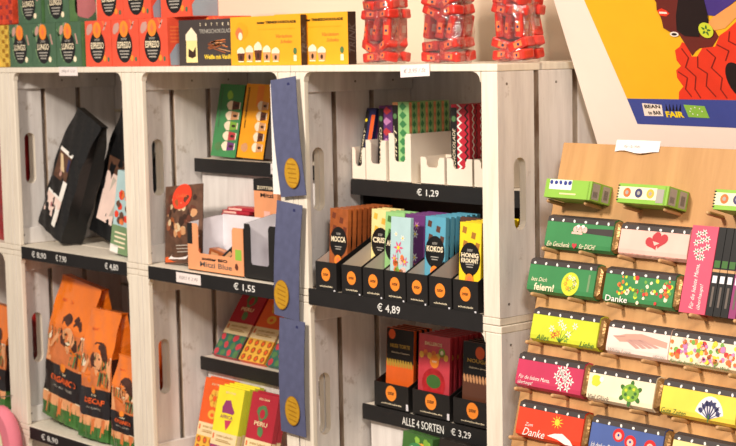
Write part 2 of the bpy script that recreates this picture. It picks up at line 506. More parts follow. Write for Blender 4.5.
# coffee boxes on top of the crates
def coffee_box(kind, label, loc, grp, wd=.098, hh=.093):
    D = .066
    green = kind == 'green'
    base, mark = ('box_green', 'box_green_mark') if green else ('box_red', 'box_red_mark')
    t = thing('coffee_box', label, 'box', loc, grp)
    b = MB(); b.box(0, wd, 0, D, 0, hh, base)
    fr = front(0, 0, 0); rr = random.Random(5 if green else 9)
    for i in range(9):
        u, v = rr.uniform(.01, wd-.012), rr.uniform(.008, hh-.012); a = rr.choice((-1, 1))*rr.uniform(.3, .7)
        L = rr.uniform(.012, .022)
        b.poly(fr, [(max(.001, u-.003), v), (min(wd-.001, u+.003), v), (min(wd-.001, max(.001, u+.003+a*L)), min(hh-.001, v+L)), (min(wd-.001, max(.001, u-.002+a*L)), min(hh-.001, v+L))], mark if i % 3 else 'blush', 1)
    b.oval(fr, .014, hh-.018, .008, .012, 'blush' if not green else 'leaf_green', 1, rot=-.5)
    b.oval(fr, .021, hh-.016, .007, .011, 'blush', 2, rot=-.5)
    cx = wd*.47; cy = hh*.43
    b.oval(fr, cx, cy, .0285, .033, 'black', 2, 24); b.poly(fr, [(cx-.017, cy+.024), (cx-.013, cy+.04), (cx+.013, cy+.04), (cx+.017, cy+.024)], 'black', 2)
    b.oval(fr, cx, hh-.019, .0155, .0165, 'orange', 3, 20); b.poly(fr, [(cx-.006, hh-.019), (cx, hh-.008), (cx+.006, hh-.019), (cx, hh-.029)], 'box_red_mark', 4)
    b.text(fr, 'zotter', cx-.011, cx+.011, cy+.012, cy+.017, 'grey_text', 4)
    b.text(fr, 'LUNGO' if green else 'ESPRESSO', cx-.024, cx+.024, cy-.004, cy+.009, 'cream', 4, .02)
    for k, ww in enumerate((.018, .016, .012)): b.rect(fr, cx-ww, cx+ww, cy-.011-.006*k, cy-.0085-.006*k, 'grey_text', 4)
    b.oval(fr, wd*.74, .016, .006, .006, 'cream' if green else 'orange', 2); b.oval(fr, wd*.88, .014, .004, .005, 'box_green', 2)
    sd = right(wd, 0, 0)
    if green:
        b.blob(sd, D*.6, hh*.35, .028, 'pink_blob', 1, 14, .12, 3)
        b.rect(sd, .001, D*.3, 0.001, hh-.001, 'leaf_green', 1)
    else:
        for k in range(5): b.rect(sd, .006, D-.004, hh-.02-.007*k, hh-.017-.007*k, 'box_red_mark', 1)
        b.poly(sd, [(.006, .001), (.004, .022), (.02, .042), (.04, .047), (D-.001, .046), (D-.001, .001)], 'blue_blob', 1)
    part(b, 'carton', t, bevel=.0008)
    return t
GB = 'green coffee cartons on top of the crates'; RB = 'red coffee cartons on top of the crates'
g0 = coffee_box('green', 'green coffee carton, leftmost in the lower row beside the yellow box', (-1.527, .03, 0), GB)
dup(g0, (-1.428, .03, 0), 'green coffee carton, middle one of three in the lower row')
dup(g0, (-1.327, .03, 0), 'green coffee carton in the lower row, next to the red cartons')
r0 = coffee_box('red', 'red coffee carton in the lower row, next to the green cartons', (-1.212, .03, 0), RB)
dup(r0, (-1.112, .03, 0), 'red coffee carton, middle one of three in the lower row')
dup(r0, (-1.012, .03, 0), 'red coffee carton in the lower row, beside the black drink box')
dup(g0, (-1.492, .035, .0935), 'green coffee carton, left one in the upper row')
dup(g0, (-1.378, .035, .0935), 'green coffee carton in the upper row, beside the red ones')
dup(r0, (-1.172, .035, .0935), 'red coffee carton in the upper row, beside the green ones')
dup(r0, (-1.073, .035, .0935), 'red coffee carton, right one in the upper row')
dup(r0, (-.905, .085, .0), 'red coffee carton mostly hidden behind the black drink box')
dup(r0, (-.955, .045, .0935), 'red coffee carton lying cut off at the top edge above the black drink box')

def woven_box(name, label, loc, m, hh):
    b = MB(); b.box(-.16, 0, 0, .12, 0, hh, m)
    fr = front(); sd = right()
    dk = 'gold_line' if 'yellow' in m else 'red_foil_dark'
    for k in range(9):
        for j in range(12):
            if (k+j) % 2: b.rect(fr, -.16+.0134*j, -.16+.0134*j+.0125, hh*k/9+.001, hh*(k+1)/9-.001, dk if j % 3 else m, 1)
    o = b.build(name, bevel=.003); o.location = (loc[0], loc[1], loc[2]+T)
    return tag(o, label, 'box', None)
woven_box('woven_box', 'yellow woven gift box cut by the left edge on the crate top', (-1.553, .04, 0), 'basket_yellow', .093)
woven_box('woven_box', 'red woven gift box standing on the yellow one', (-1.530, .04, .0935), 'basket_red', .1)

# drink boxes on top
def cup(b, fr, u, v, w_, h, liquid, lay=2):
    b.poly(fr, [(u-w_*.36, v), (u+w_*.36, v), (u+w_*.5, v+h*.6), (u-w_*.5, v+h*.6)], liquid, lay)
    b.poly(fr, [(u-w_*.5, v+h*.58), (u+w_*.5, v+h*.58), (u+w_*.5, v+h*.78), (u+w_*.25, v+h*.95), (u, v+h), (u-w_*.3, v+h*.9), (u-w_*.5, v+h*.78)], 'foam', lay+1)
    b.oval(fr, u, v+h*.3, w_*.16, h*.16, 'dark_brown', lay+1, 8)
    b.rect(fr, u-w_*.36, u+w_*.36, v, v+h*.07, 'foam', lay+1)
def cups_art(b, fr, W, H, title, bg='yellow_box', vert=False):
    b.text(fr, title, W*.39, W*.94, H*.84, H*.895, 'black', 2, .05)
    b.blob(fr, W*.16, H*.7, .018, 'yellow_deep', 2, 12, .3, 4, 1.2, 1); b.blob(fr, W*.13, H*.66, .012, 'box_red_mark', 3, 12, .3, 7)
    b.oval(fr, W*.15, H*.6, .006, .007, 'foam', 4)
    b.rect(fr, W*.4, W*.92, H*.725, H*.74, 'yellow_deep', 2)
    b.text(fr, 'Variation', W*.66, W*.88, H*.55, H*.62, 'red_text', 2, 0); b.text(fr, 'Schoko', W*.72, W*.88, H*.44, H*.51, 'red_text', 2, 0)
    for k, (m, s) in enumerate((('coffee', .9), ('latte', 1), ('coffee', 1.2), ('latte', .98), ('latte', .85))):
        cup(b, fr, W*(.15+.125*k), .006, W*.11, .03*s, m)
    b.oval(fr, W*.92, H*.28, .005, .006, 'leaf_green', 2); b.rect(fr, W*.9, W*.94, H*.08, H*.2, 'cream', 2)
def drink_box(kind, label, loc, W=.2, H=.085, D=.013, rot=(0, 0, 0)):
    t = thing('drinking_chocolate_box', label, 'box', loc, 'drinking chocolate boxes', rot)
    b = MB(); fr = front()
    if kind == 'yellow':
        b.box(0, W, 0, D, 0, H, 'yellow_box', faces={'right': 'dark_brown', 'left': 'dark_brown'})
        cups_art(b, fr, W, H, 'zotter TRINKSCHOKOLADE')
        if D > .01: b.text(right(W, 0, 0), 'TRINK', .002, D-.002, .02, .07, 'taupe', 1, 0, rot=1)
    else:
        b.box(0, W, 0, D, 0, H, 'strap_dark')
        b.poly(fr, [(W*.13, .006), (W*.34, .006), (W*.335, H*.6), (W*.27, H*.78), (W*.22, H*.82), (W*.14, H*.66)], 'crisp', 2)
        b.poly(fr, [(W*.13, H*.55), (W*.34, H*.55), (W*.335, H*.68), (W*.24, H*.84), (W*.13, H*.68)], 'foam', 3)
        b.poly(fr, [(W*.17, H*.2), (W*.24, H*.16), (W*.31, H*.2), (W*.31, H*.42), (W*.26, H*.3), (W*.18, H*.38)], 'dark_brown', 3)
        for k, ch in enumerate('ZOTTER'): b.text(fr, ch, W*(.39+.1*k), W*(.415+.1*k), H*.86, H*.92, 'cream', 2, .02)
        b.text(fr, 'TRINKSCHOKOLADE', W*.38, W*.97, H*.7, H*.79, 'grey_text', 2)
        rr = random.Random(3)
        for k in range(13):
            u = W*rr.uniform(.46, .74); v = H*rr.uniform(.36, .55); a = rr.uniform(-.35, .35); L = W*.22
            b.poly(fr, [(u, v), (u+.001, v-.0018), (u+L*math.cos(a), v+L*math.sin(a)*.6-.0018), (u+L*math.cos(a), v+L*math.sin(a)*.6)], rr.choice(['skin_orange', 'latte', 'mocca_bean', 'mocca']), 2)
        b.text(fr, 'Weiße mit Vanille', W*.46, W*.96, H*.14, H*.24, 'sun_yellow', 2, .03)
    part(b, 'carton', t, bevel=.0006)
    return t
drink_box('dark', 'dark grey drinking chocolate box between red cartons and yellow box', (-.883, .035, 0), .178, .086)
drink_box('yellow', 'yellow drinking chocolate box, left one of the two on the crate top', (-.694, .018, 0), .203, .087)
drink_box('yellow', 'yellow drinking chocolate box, right one, partly behind its twin', (-.584, .034, 0), .2, .089, .018)

# ------------------------------------------------------------------ cellophane bags of red sweets
b = MB(); b.box(-.0195, .0195, -.0112, .0112, -.0080, .0080, 'red_foil')
ff = frame((0, -.0112, 0), (1, 0, 0), (0, 0, 1)); b.rect(ff, -.006, .010, -.004, .0045, 'box_red_mark', 1); b.oval(ff, .003, 0, .0024, .0024, 'navy', 2, 10)
ff = frame((0, 0, .0080), (1, 0, 0), (0, 1, 0)); b.rect(ff, -.006, .006, -.005, .005, 'blush', 1)
ff = frame((0, 0, -.0080), (1, 0, 0), (0, -1, 0)); b.rect(ff, -.006, .010, -.005, .005, 'box_red_mark', 1)
sweet0 = b.build('wrapped_sweet', bevel=.003)
first = True
def sweet_bag(x0, x1, y0, label, where, sd, lean=0):
    global first
    rr = random.Random(sd)
    t = thing('cellophane_bag', label, 'bag', (0, 0, 0), 'cellophane bags on the crate top')
    W = x1-x0; D = .052; Hh = .3
    b = MB(); ns = 28; rings = []
    zs = [0.0005, .004, .02, .05, .08, .11, .14, .18, .22, .27, .30]
    for k, z in enumerate(zs):
        ring = []
        g = (1.0-.10*math.sin(z*26+sd)**2) if z < .2 else .92-.45*(z-.2)/.1
        if k == 0: g = .9
        for i in range(ns):
            a = 2*math.pi*i/ns; ca, sa = math.cos(a), math.sin(a)
            q = (abs(ca)**4+abs(sa)**4)**-.25
            j = 1+.022*math.sin(5*a+z*60+sd)+.014*math.sin(9*a-z*95)
            ring.append(((x0+x1)/2+(W/2)*g*q*ca*j+lean*z, y0+D/2+D/2*g*q*sa*j, z))
        rings.append(ring)
    vs = [p for r_ in rings for p in r_]; n = len(rings)
    fs = [(k*ns+i, k*ns+(i+1) % ns, (k+1)*ns+(i+1) % ns, (k+1)*ns+i) for k in range(n-1) for i in range(ns)]
    fs.append(tuple(range(ns))[::-1])
    b.add(vs, fs, 'film', True); part(b, 'clear_film', t)
    z = .012; lay = 0; Z_TOP = .195
    while z < Z_TOP:
        up = lay % 4 == 2
        tilt = [rr.uniform(-.5, .5) for _ in range(2)]
        for iy in range(2):
            for ix in range(3 if up else 2):
                o = sweet0 if first else sweet0.copy()
                if not first: COL.objects.link(o)
                first = False
                if up:
                    o.location = (x0+W*(.19+.31*ix)+rr.uniform(-.001, .001)+lean*z, y0+.014+iy*.024, z+.0118+rr.uniform(-.002, .002)+T)
                    o.rotation_euler = (rr.uniform(-.2, .2), math.pi/2+rr.uniform(-.35, .35), rr.uniform(-.3, .3))
                else:
                    o.location = (x0+W*(.27+.46*ix)+rr.uniform(-.002, .002)+lean*z, y0+.014+iy*.024, z+rr.uniform(-.0012, .0012)+T)
                    o.rotation_euler = (rr.uniform(-.2, .2), tilt[ix]*(1 if z > .02 else .2), rr.uniform(-.3, .3))
                tag(o, 'small red wrapped sweet in the %s cellophane bag' % where, 'sweet', 'red wrapped sweets in the %s cellophane bag' % where)
        z += .036 if up else .0168; lay += 1
    return t
sweet_bag(-.360, -.288, .040, 'clear bag of red sweets, left one of three on the crate top', 'left', 1)
sweet_bag(-.216, -.130, .040, 'clear bag of red sweets, middle one of three on the crate top', 'middle', 2)
sweet_bag(-.071, -.002, .058, 'clear bag of red sweets, right one of three above the crate corner', 'right', 4)

# ------------------------------------------------------------------ soft bags (coffee)
def coffee_bag(label, loc, W, D, H, rot=(0, 0, 0), style='woman', grp='coffee bags', name='coffee_bag', text='ORGANICO'):
    t = thing(name, label, 'bag', loc, grp, rot)
    def surf(u, v, lift=0):
        g = v/H
        d = D/2*(1 if g < .68 else 1-(g-.68)/.32*.72)
        bul = 1-.10*(abs(2*u/W))**2.5
        return Vector((u, -d*bul+.02*0-lift + .0015*math.sin(u*160+v*90), v))
    b = MB(); nu, nv = 10, 22
    if style == 'woman': bands = ((.0, 'grass_green'), (.10, 'skin_light'), (.175, 'band_black'), (.395, 'skin_orange'), (.645, 'coffee_orange'))
    elif style == 'dark': bands = ((0, 'black_foil'),)
    elif style == 'red': bands = ((0, 'red_foil_dark'),)
    else: bands = ((0, 'grass_green'), (.22, 'band_black'), (.46, 'coffee_brown_orange'))
    def bm_(g):
        m = bands[0][1]
        for a, n in bands:
            if g >= a: m = n
        return m
    edges = sorted(set([i/nv for i in range(nv+1)] + [a for a, n in bands]))
    for side in (-1, 1):
        for k in range(len(edges)-1):
            g0, g1 = edges[k], edges[k+1]
            vs = []; fs = []
            for g in (g0, g1):
                for i in range(nu+1):
                    u = -W/2+W*i/nu; p = surf(u, g*H)
                    if side > 0: p = Vector((p.x, -p.y, p.z))
                    vs.append(p)
            for i in range(nu):
                f = (i, i+1, nu+2+i, nu+1+i); fs.append(f if side < 0 else f[::-1])
            b.add(vs, fs, bm_((g0+g1)/2), True)
    # gussets, with a crease
    for sx in (-1, 1):
        for k in range(len(edges)-1):
            g0, g1 = edges[k], edges[k+1]; vs = []
            for g in (g0, g1):
                p = surf(sx*W/2, g*H); ins = .010*min(1, g*1.2)
                vs += [(p.x, p.y, p.z), (p.x-sx*ins, 0, p.z), (p.x, -p.y, p.z)]
            fs = [(0, 1, 4, 3), (1, 2, 5, 4)]
            gm = bm_((g0+g1)/2); gm = {'skin_orange': 'hair_brown', 'skin_light': 'grass_green'}.get(gm, gm)
            b.add(vs, [f[::-1] for f in fs] if sx < 0 else fs, gm)
    # base and folded top
    p = [surf(-W/2, 0), surf(W/2, 0)]
    b.add([(p[0].x, p[0].y, 0), (p[1].x, p[1].y, 0), (p[1].x, -p[1].y, 0), (p[0].x, -p[0].y, 0)], [(3, 2, 1, 0)], bm_(0))
    y_ = surf(0, H).y
    b.box(-W/2, W/2, y_, -y_, H-.002, H+.001, bm_(.99))
    b.map = surf; fr = None
    if style == 'woman':
        # grass blades and legs at the foot
        rr = random.Random(int(W*1e4))
        for k in range(9):
            u = -W*.46+W*.92*k/9+rr.uniform(0, .006)
            if k % 3 == 1: b.poly(fr, [(u-.004, H*.03), (u+.006, H*.03), (u+.012, H*.17), (u-.002, H*.17)], 'skin_orange', 1)
            b.poly(fr, [(u, H*.02), (u+.008, H*.02), (u+.004+rr.uniform(-.008, .008), H*(.13+.035*rr.random()))], 'grass_green', 3)
        b.rect(fr, -W*.485, W*.485, H*.172, H*.180, 'cream', 2)
        # lettering on the black band
        b.oval(fr, -.003, H*.385, W*.075, H*.032, 'orange', 3)
        b.text(fr, 'zotter', -W*.09, W*.09, H*.335, H*.352, 'cream', 4)
        b.text(fr, text, -W*.32, W*.34, H*.275, H*.318, 'tangerine', 4, .03)
        b.text(fr, 'BIO KAFFEE', -W*.25, W*.25, H*.235, H*.25, 'grey_text', 4)
        # field and portrait
        b.rect(fr, -W*.485, W*.485, H*.40, H*.64, 'skin_light', 1)
        b.rect(fr, -W*.485, W*.485, H*.55, H*.655, 'foam', 1)
        for k in range(11):
            u = -W*.48+W*.088*k; q = rr.uniform(-.004, .004)
            b.poly(fr, [(u, H*.55), (u+.003, H*.55), (u+q+.004, H*(.62+.05*rr.random())), (u+q+.002, H*.66)], ('leaf_green', 'hair_brown', 'turtle_dark')[k % 3], 2)
        for k in range(6): b.poly(fr, [(W*(.1+.06*k), H*.42), (W*(.13+.06*k), H*.42), (W*(.2+.05*k), H*.52), (W*(.16+.05*k), H*.54)], 'hair_brown' if k % 2 else 'leaf_green', 4)
        b.poly(fr, [(-W*.42, H*.41), (W*.44, H*.41), (W*.40, H*.5), (W*.12, H*.545), (-.0, H*.51), (-W*.3, H*.56), (-W*.46, H*.48)], 'coffee_orange', 3)
        b.blob(fr, W*.10, H*.645, W*.30, 'hair_brown', 3, 15, .2, 3, 1, 1.1)
        b.oval(fr, W*.05, H*.61, W*.165, H*.072, 'skin_light', 4, 18, rot=.12)
        b.oval(fr, W*.0, H*.632, W*.028, H*.008, 'hair_brown', 5, 8); b.oval(fr, W*.14, H*.632, W*.028, H*.008, 'hair_brown', 5, 8)
        b.poly(fr, [(W*.055, H*.63), (W*.09, H*.597), (W*.045, H*.597)], 'skin_light', 5)
        b.oval(fr, W*.06, H*.572, W*.055, H*.009, 'cream', 5, 10)
        b.poly(fr, [(-W*.02, H*.545), (W*.12, H*.545), (W*.1, H*.5), (W*.02, H*.5)], 'skin_light', 4)
        b.poly(fr, [(-W*.45, H*.5), (-W*.36, H*.5), (-W*.18, H*.6), (-W*.22, H*.63)], 'skin_light', 4)
        b.text(fr, 'BIO', -W*.3, -W*.02, H*.84, H*.86, 'red_text', 2)
    elif style == 'brown':
        b.poly(fr, [(-W*.4, H*.5), (W*.4, H*.55), (W*.4, H*.6), (-W*.4, H*.56)], 'skin_light', 1)
    part(b, 'foil_pouch', t)
    rest(t, -.3885 if loc[2] > -.5 else -.7885)
    return t
CG = 'coffee bags in the left crates'
coffee_bag('orange coffee bag with a portrait, tallest and leftmost in its crate', (-1.388, .072, -.787), .150, .075, .312, (R(-3), R(8), R(2)), text='ORGANICO', grp=CG)
coffee_bag('orange coffee bag with a portrait, in the middle of the front three', (-1.222, .045, -.787), .108, .06, .272, (R(-5), R(1), R(3)), text='DECAF', grp=CG)
coffee_bag('shorter orange coffee bag with a portrait beside the crate post', (-1.106, .040, -.787), .092, .05, .190, (R(-3), R(2), 0), text='ORGANICO', grp=CG)
coffee_bag('brownish orange coffee bag standing behind the other three', (-1.240, .190, -.787), .15, .06, .325, (R(-2), R(6), 0), 'brown', grp=CG)
coffee_bag('dark green and orange coffee bag at the back beside the crate post', (-1.100, .115, -.787), .09, .045, .25, (0, R(-1), 0), 'brown', grp=CG)
coffee_bag('orange coffee bag cut by the left edge of the photo', (-1.700, .07, -.787), .13, .07, .23, (R(-3), R(2), 0), grp=CG)
coffee_bag('red coffee bag behind the cut off orange bag at the left edge', (-1.68, .18, -.787), .15, .08, .30, (0, R(1), 0), 'red', grp=CG)
FG = 'red foil bags in the upper left crate'
coffee_bag('red foil bag in the upper left crate, front one seen through the hand hole', (-1.62, .07, -.387), .13, .08, .31, (0, 0, 0), 'red', grp=FG, name='foil_bag')
coffee_bag('red foil bag in the upper left crate, behind the front one', (-1.60, .19, -.387), .11, .09, .29, (0, 0, 0), 'red', grp=FG, name='foil_bag')
coffee_bag('red foil bag in the upper left crate, farthest from the hand hole', (-1.80, .12, -.387), .15, .09, .28, (0, 0, 0), 'red', grp=FG, name='foil_bag')

# black gusset bags leaning to the right
def black_bag(label, loc, W, D, H, rot, pic, grp='black foil bags in the upper crate'):
    t = coffee_bag(label, loc, W, D, H, rot, 'dark', grp, 'black_bag')
    b = MB()
    def surf(u, v, lift=0):
        g = v/H; d = D/2*(1 if g < .68 else 1-(g-.68)/.32*.72)
        return Vector((u, -d*(1-.10*(abs(2*u/W))**2.5)-lift-.0012+.0015*math.sin(u*160+v*90), v))
    b.map = surf
    if pic == 1:
        b.rect(None, -W*.36, W*.14, H*.66, H*.69, 'white', 1); b.rect(None, -W*.36, W*.14, H*.44, H*.66, 'photo_brown', 1)
        b.poly(None, [(-W*.1, H*.64), (W*.13, H*.64), (W*.13, H*.54), (W*.0, H*.54)], 'navy', 2); b.poly(None, [(-W*.3, H*.64), (-W*.2, H*.64), (0, H*.52), (-W*.12, H*.52)], 'photo_light', 2)
        b.blob(None, -W*.15, H*.5, W*.12, 'blush', 2, 9, .4, 3); b.rect(None, -W*.42, W*.2, H*.3, H*.32, 'white', 2)
        b.rect(None, -W*.42, W*.2, H*.13, H*.31, 'cream_pink', 1); b.poly(None, [(W*.04, H*.08), (W*.2, H*.08), (W*.2, H*.46), (W*.06, H*.46)], 'white', 3)
        b.blob(None, -W*.15, H*.22, .007, 'pink_blob', 3)
    elif pic == 2:
        b.rect(None, -W*.3, W*.25, H*.12, H*.5, 'cream_pink', 1); b.rect(None, -W*.3, W*.25, H*.5, H*.62, 'photo_brown', 1)
        b.poly(None, [(-W*.1, H*.15), (W*.25, H*.2), (W*.25, H*.45), (-W*.02, H*.48)], 'cardboard_grey', 2)
    part(b, 'label', t, 'printed paper label')
    return t
black_bag('black foil bag with photo labels leaning, front one', (-1.424, .078, -.381), .112, .060, .275, (R(-8), R(21), R(-4)), 1)
black_bag('black foil bag leaning behind the front one, with pale label', (-1.312, .140, -.381), .105, .055, .285, (R(-7), R(15), 0), 2)
black_bag('plain black foil bag leaning at the right of the crate', (-1.195, .205, -.384), .12, .05, .29, (R(-4), R(12), 0), 0)
# picture packet beside the post
t = thing('picture_packet', 'slim packet with orange blossom picture beside the crate post', 'packet', (-1.122, .035, -.387), None, (R(-5), R(6), 0))
b = MB(); W, H = .068, .17; b.box(-W/2, W/2, 0, .02, 0, H, 'sky_pale'); fr = front()
rr = random.Random(4)
for k in range(14): b.blob(fr, rr.uniform(-W*.32, W*.32), rr.uniform(H*.36, H*.75), .009, rr.choice(['flower_orange', 'pale_pink', 'scarlet', 'photo_brown']), 2+k % 3, 9, .3, k)
b.rect(fr, -W/2+.001, W/2-.001, .001, H*.34, 'box_green_mark', 5)
for k in range(4): b.rect(fr, -W*.3, W*.3, H*(.08+.055*k), H*(.1+.055*k), 'cream', 6)
b.rect(fr, -W*.5+.001, -W*.05, .001, H*.1, 'white', 6)
part(b, 'packet_body', t, bevel=.002); rest(t, -.3885)

# ------------------------------------------------------------------ upper shelf of crate C: three drink boxes on end
def end_box(kind, label, x, ln=.145, W=.082):
    t = thing('drinking_chocolate_box', label, 'box', (x, .150, -.186), 'drinking chocolate boxes standing on end', (R(-11), R(1.5), 0))
    b = MB(); D = .018
    bg = {'green': 'gallery_green', 'orange': 'yellow_deep', 'dark': 'strap_dark'}[kind]
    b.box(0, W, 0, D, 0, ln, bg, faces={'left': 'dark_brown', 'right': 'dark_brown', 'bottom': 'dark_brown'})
    fr = frame((W, 0, 0), (0, 0, 1), (-1, 0, 0))  # artwork turned on its end
    fr = Matrix(((0, -1, 0, W), (0, 0, -1, 0), (1, 0, 0, 0), (0, 0, 0, 1)))
    if kind == 'dark':
        b.oval(front(), W*.55, .032, .03, .026, 'crisp', 2); b.oval(front(), W*.6, .03, .016, .017, 'dark_brown', 3, 10)
        b.poly(fr, [(ln*.42, W*.3), (ln*.95, W*.25), (ln*.95, W*.28), (ln*.42, W*.34)], 'grey_text', 2)
        b.poly(fr, [(ln*.45, W*.5), (ln*.9, W*.56), (ln*.9, W*.6), (ln*.45, W*.55)], 'skin_orange', 2)
        b.text(fr, 'TRINKSCHOKOLADE', ln*.42, ln*.96, W*.76, W*.86, 'grey_text', 2)
    else:
        cols = ['coffee', 'latte', 'turtle', 'heart_red', 'purple'] if kind == 'green' else ['latte', 'coffee', 'latte', 'coffee', 'latte']
        for k, m in enumerate(cols[::-1]): cup(b, fr, ln*(.15+.14*k), .006, ln*.125, .045 if kind == 'green' else .034, m)
        b.blob(fr, ln*.14, W*.75, .012, 'latte' if kind == 'orange' else 'leaf_green', 2, 10, .3, 2)
        b.text(fr, 'zotter TRINKSCHOKOLADE', ln*.4, ln*.95, W*.84, W*.90, 'black' if kind == 'orange' else 'box_green', 2, .04)
        if kind == 'orange': b.rect(fr, ln*.7, ln*.98, W*.3, W*.55, 'orange', 1)
        else: b.blob(fr, ln*.85, W*.55, .012, 'lime_green', 2, 9, .3, 5)
    part(b, 'carton', t, bevel=.0006); rest(t, -.1868)
end_box('green', 'green drinking chocolate box standing on end, leaning back', -.951)
end_box('orange', 'orange drinking chocolate box standing on end beside the green one', -.864, .146, .084)
end_box('dark', 'dark drinking chocolate box standing on end behind the blue tags', -.774, .146, .084)

# ------------------------------------------------------------------ bottom of crate C
t = thing('cookie_bag', 'flat brown cookie bag with red round sticker leaning in the corner', 'bag', (-.951, .032, -.387), None, (R(-7), R(-6), R(0)))
b = MB(); W, H = .128, .152
nu = 10; nv = 12
def cs(u, v, lift=0):
    return Vector((u, -.014*(1-(2*abs(u-W/2)/W)**2)*math.sin(math.pi*min(1, max(0, v/H)*.96+.02))-lift, v))
for side in (-1, 1):
    vs = []
    for j in range(nv+1):
        for i in range(nu+1):
            p = cs(W*i/nu, H*j/nv); vs.append((p.x, p.y if side < 0 else -p.y*.8+.001, p.z))
    fs = [(j*(nu+1)+i, j*(nu+1)+i+1, (j+1)*(nu+1)+i+1, (j+1)*(nu+1)+i) for j in range(nv) for i in range(nu)]
    b.add(vs, fs if side < 0 else [f[::-1] for f in fs], 'photo_brown', True)
b.map = cs
rr = random.Random(8)
for k in range(44):
    b.blob(None, rr.uniform(.014, W-.014), rr.uniform(H*.36, H*.84), rr.uniform(.005, .012), rr.choice(['photo_light', 'mocca', 'dark_brown', 'latte', 'coffee']), 1+k % 4, 9, .35, k)
b.oval(None, W*.52, H*.93-.012, .032, .025, 'scarlet', 6, 20); b.text(None, 'Cookies', W*.38, W*.66, H*.84, H*.885, 'box_red_mark', 7)
b.poly(None, [(.004, .003), (W-.004, .003), (W-.004, H*.18), (.004, H*.08)], 'tangerine', 6)
b.poly(None, [(.016, H*.06), (W*.62, H*.05), (W-.006, H*.34), (W*.82, H*.38)], 'card', 7)
for k in range(3): b.rect(None, W*.42, W*.72, H*(.14+.04*k), H*(.15+.04*k), 'cardboard_grey', 8)
part(b, 'foil_bag', t); rest(t, -.3885)

def display_tray(name, label, loc, W, D, H, low, front_m, side_m, inner='cardboard_grey', cut=None, grp=None, deco=None, back=None):
    """open cardboard display: high back, side walls stepping down to a low front"""
    t = thing(name, label, 'display box', loc, grp)
    b = MB(); th = .0015
    b.box(0, W, 0, D, 0, th, inner)
    b.box(th, W-th, D-th, D, th, back or H, inner, faces={'back': front_m})
    # front with optional notch (u0,u1,vmin)
    if cut:
        u0, u1, v = cut; pts = [(0, 0), (W, 0), (W, low)]
        n = 6
        pts += [(u1+.004, low), (u1, low-.006)] + [(u1, v+.004), (u1-.004, v), (u0+.004, v), (u0, v+.004)] + [(u0, low-.006), (u0-.004, low), (0, low)]
    else: pts = [(0, 0), (W, 0), (W, low), (0, low)]
    tr = tessellate_polygon([[Vector((p[0], p[1], 0)) for p in pts]])
    def ori(t_, sgn):
        a, c, d = [pts[i] for i in t_]
        cr = (c[0]-a[0])*(d[1]-a[1])-(c[1]-a[1])*(d[0]-a[0])
        return tuple(t_) if cr*sgn > 0 else (t_[0], t_[2], t_[1])
    b.add([(p[0], 0, p[1]) for p in pts], [ori(t_, 1) for t_ in tr], front_m)
    b.add([(p[0], th, p[1]) for p in pts], [ori(t_, -1) for t_ in tr], inner)
    n = len(pts)
    b.add([(p[0], y, p[1]) for y in (0, th) for p in pts], [(i, n+i, n+(i+1) % n, (i+1) % n) for i in range(n)], front_m)
    for x0, x1, om, ii in ((0, th, 'left', 'right'), (W-th, W, 'right', 'left')):
        vs = [(x, y, z) for x in (x0, x1) for y, z in ((th, th), (D, th), (D, H), (D*.8, H), (th, low))]
        a = (0, 1, 2, 3, 4); c = (5, 6, 7, 8, 9)
        b.add(vs, [a[::-1]], side_m if om == 'left' else inner); b.add(vs, [c], side_m if om == 'right' else inner)
        b.add(vs, [(i, (i+1) % 5, 5+(i+1) % 5, 5+i) for i in range(5)], side_m)
    cb = part(b, 'carton', t)
    if deco:
        b = MB(); deco(b, front(0, 0, 0), W, low); part(b, 'printed_logo', cb)
    return t
# salmon counter display and black one
def deco_salmon(b, fr, W, low):
    b.rect(fr, 0, .016, .05, low, 'black_card', 1)
    b.text(fr, 'zotter BIO', W*.25, W*.72, .022, .028, 'black', 1, .05); b.text(fr, 'Mitzi Blue', W*.22, W*.8, .009, .019, 'taupe', 1, .02)
    b.blob(fr, W*.88, .017, .007, 'coffee', 1, 9, .3, 2); b.rect(fr, W*.86, W*.97, .03, .05, 'lime_green', 1)
display_tray('counter_display', 'salmon and black counter display with small bars in the crate', (-.842, .012, -.387), .176, .085, .098, .09, 'tray_orange', 'black_card', 'fan_white', (.034, .142, .034), None, deco_salmon, .1)
def deco_black(b, fr, W, low):
    for k in range(9): b.rect(fr, .006+.0105*k, .011+.0105*k, .028, .03, 'cream', 1)
    b.text(fr, 'TRINKSCHOKOLADE', .005, W-.005, .014, .022, 'grey_text', 1)
display_tray('counter_display', 'black counter display with cut-out front next to the salmon one', (-.662, .012, -.387), .098, .085, .112, .1, 'black_card', 'black_card', 'fan_white', (.018, .072, .026))
for k, (x, y, rz, m, ry, dz) in enumerate(((-.79, .045, .5, 'coffee', 0, 0), (-.745, .05, -.3, 'tray_orange', 0, 0), (-.715, .045, .9, 'coffee', 0, 0), (-.79, .05, .1, 'mocca', .2, .019), (-.74, .048, .4, 'black_card', -.7, .026), (-.705, .05, 1.2, 'coffee', .2, .0185))):
    b = MB(); b.box(-.022, .022, -.012, .012, 0, .017, m); b.rect(front(0, -.012, 0), -.014, .006, .004, .012, 'latte', 1); b.rect(frame((0, 0, .017), (1, 0, 0), (0, 1, 0)), -.01, .012, -.005, .005, 'tray_orange' if m != 'tray_orange' else 'coffee', 1)
    o = b.build('mini_chocolate', bevel=.002); o.location = (x, y, -.385+dz+T); o.rotation_euler = (0, ry, rz)
    tag(o, ['brown mini chocolate low at the left of the salmon display', 'orange mini chocolate low in the middle of the salmon display', 'brown mini chocolate low at the right of the salmon display',
            'copper mini chocolate lying on top at the left in the salmon display', 'black mini chocolate sticking up in the salmon display', 'brown mini chocolate on top at the right in the salmon display'][k], 'chocolate', 'mini chocolates in the salmon display')
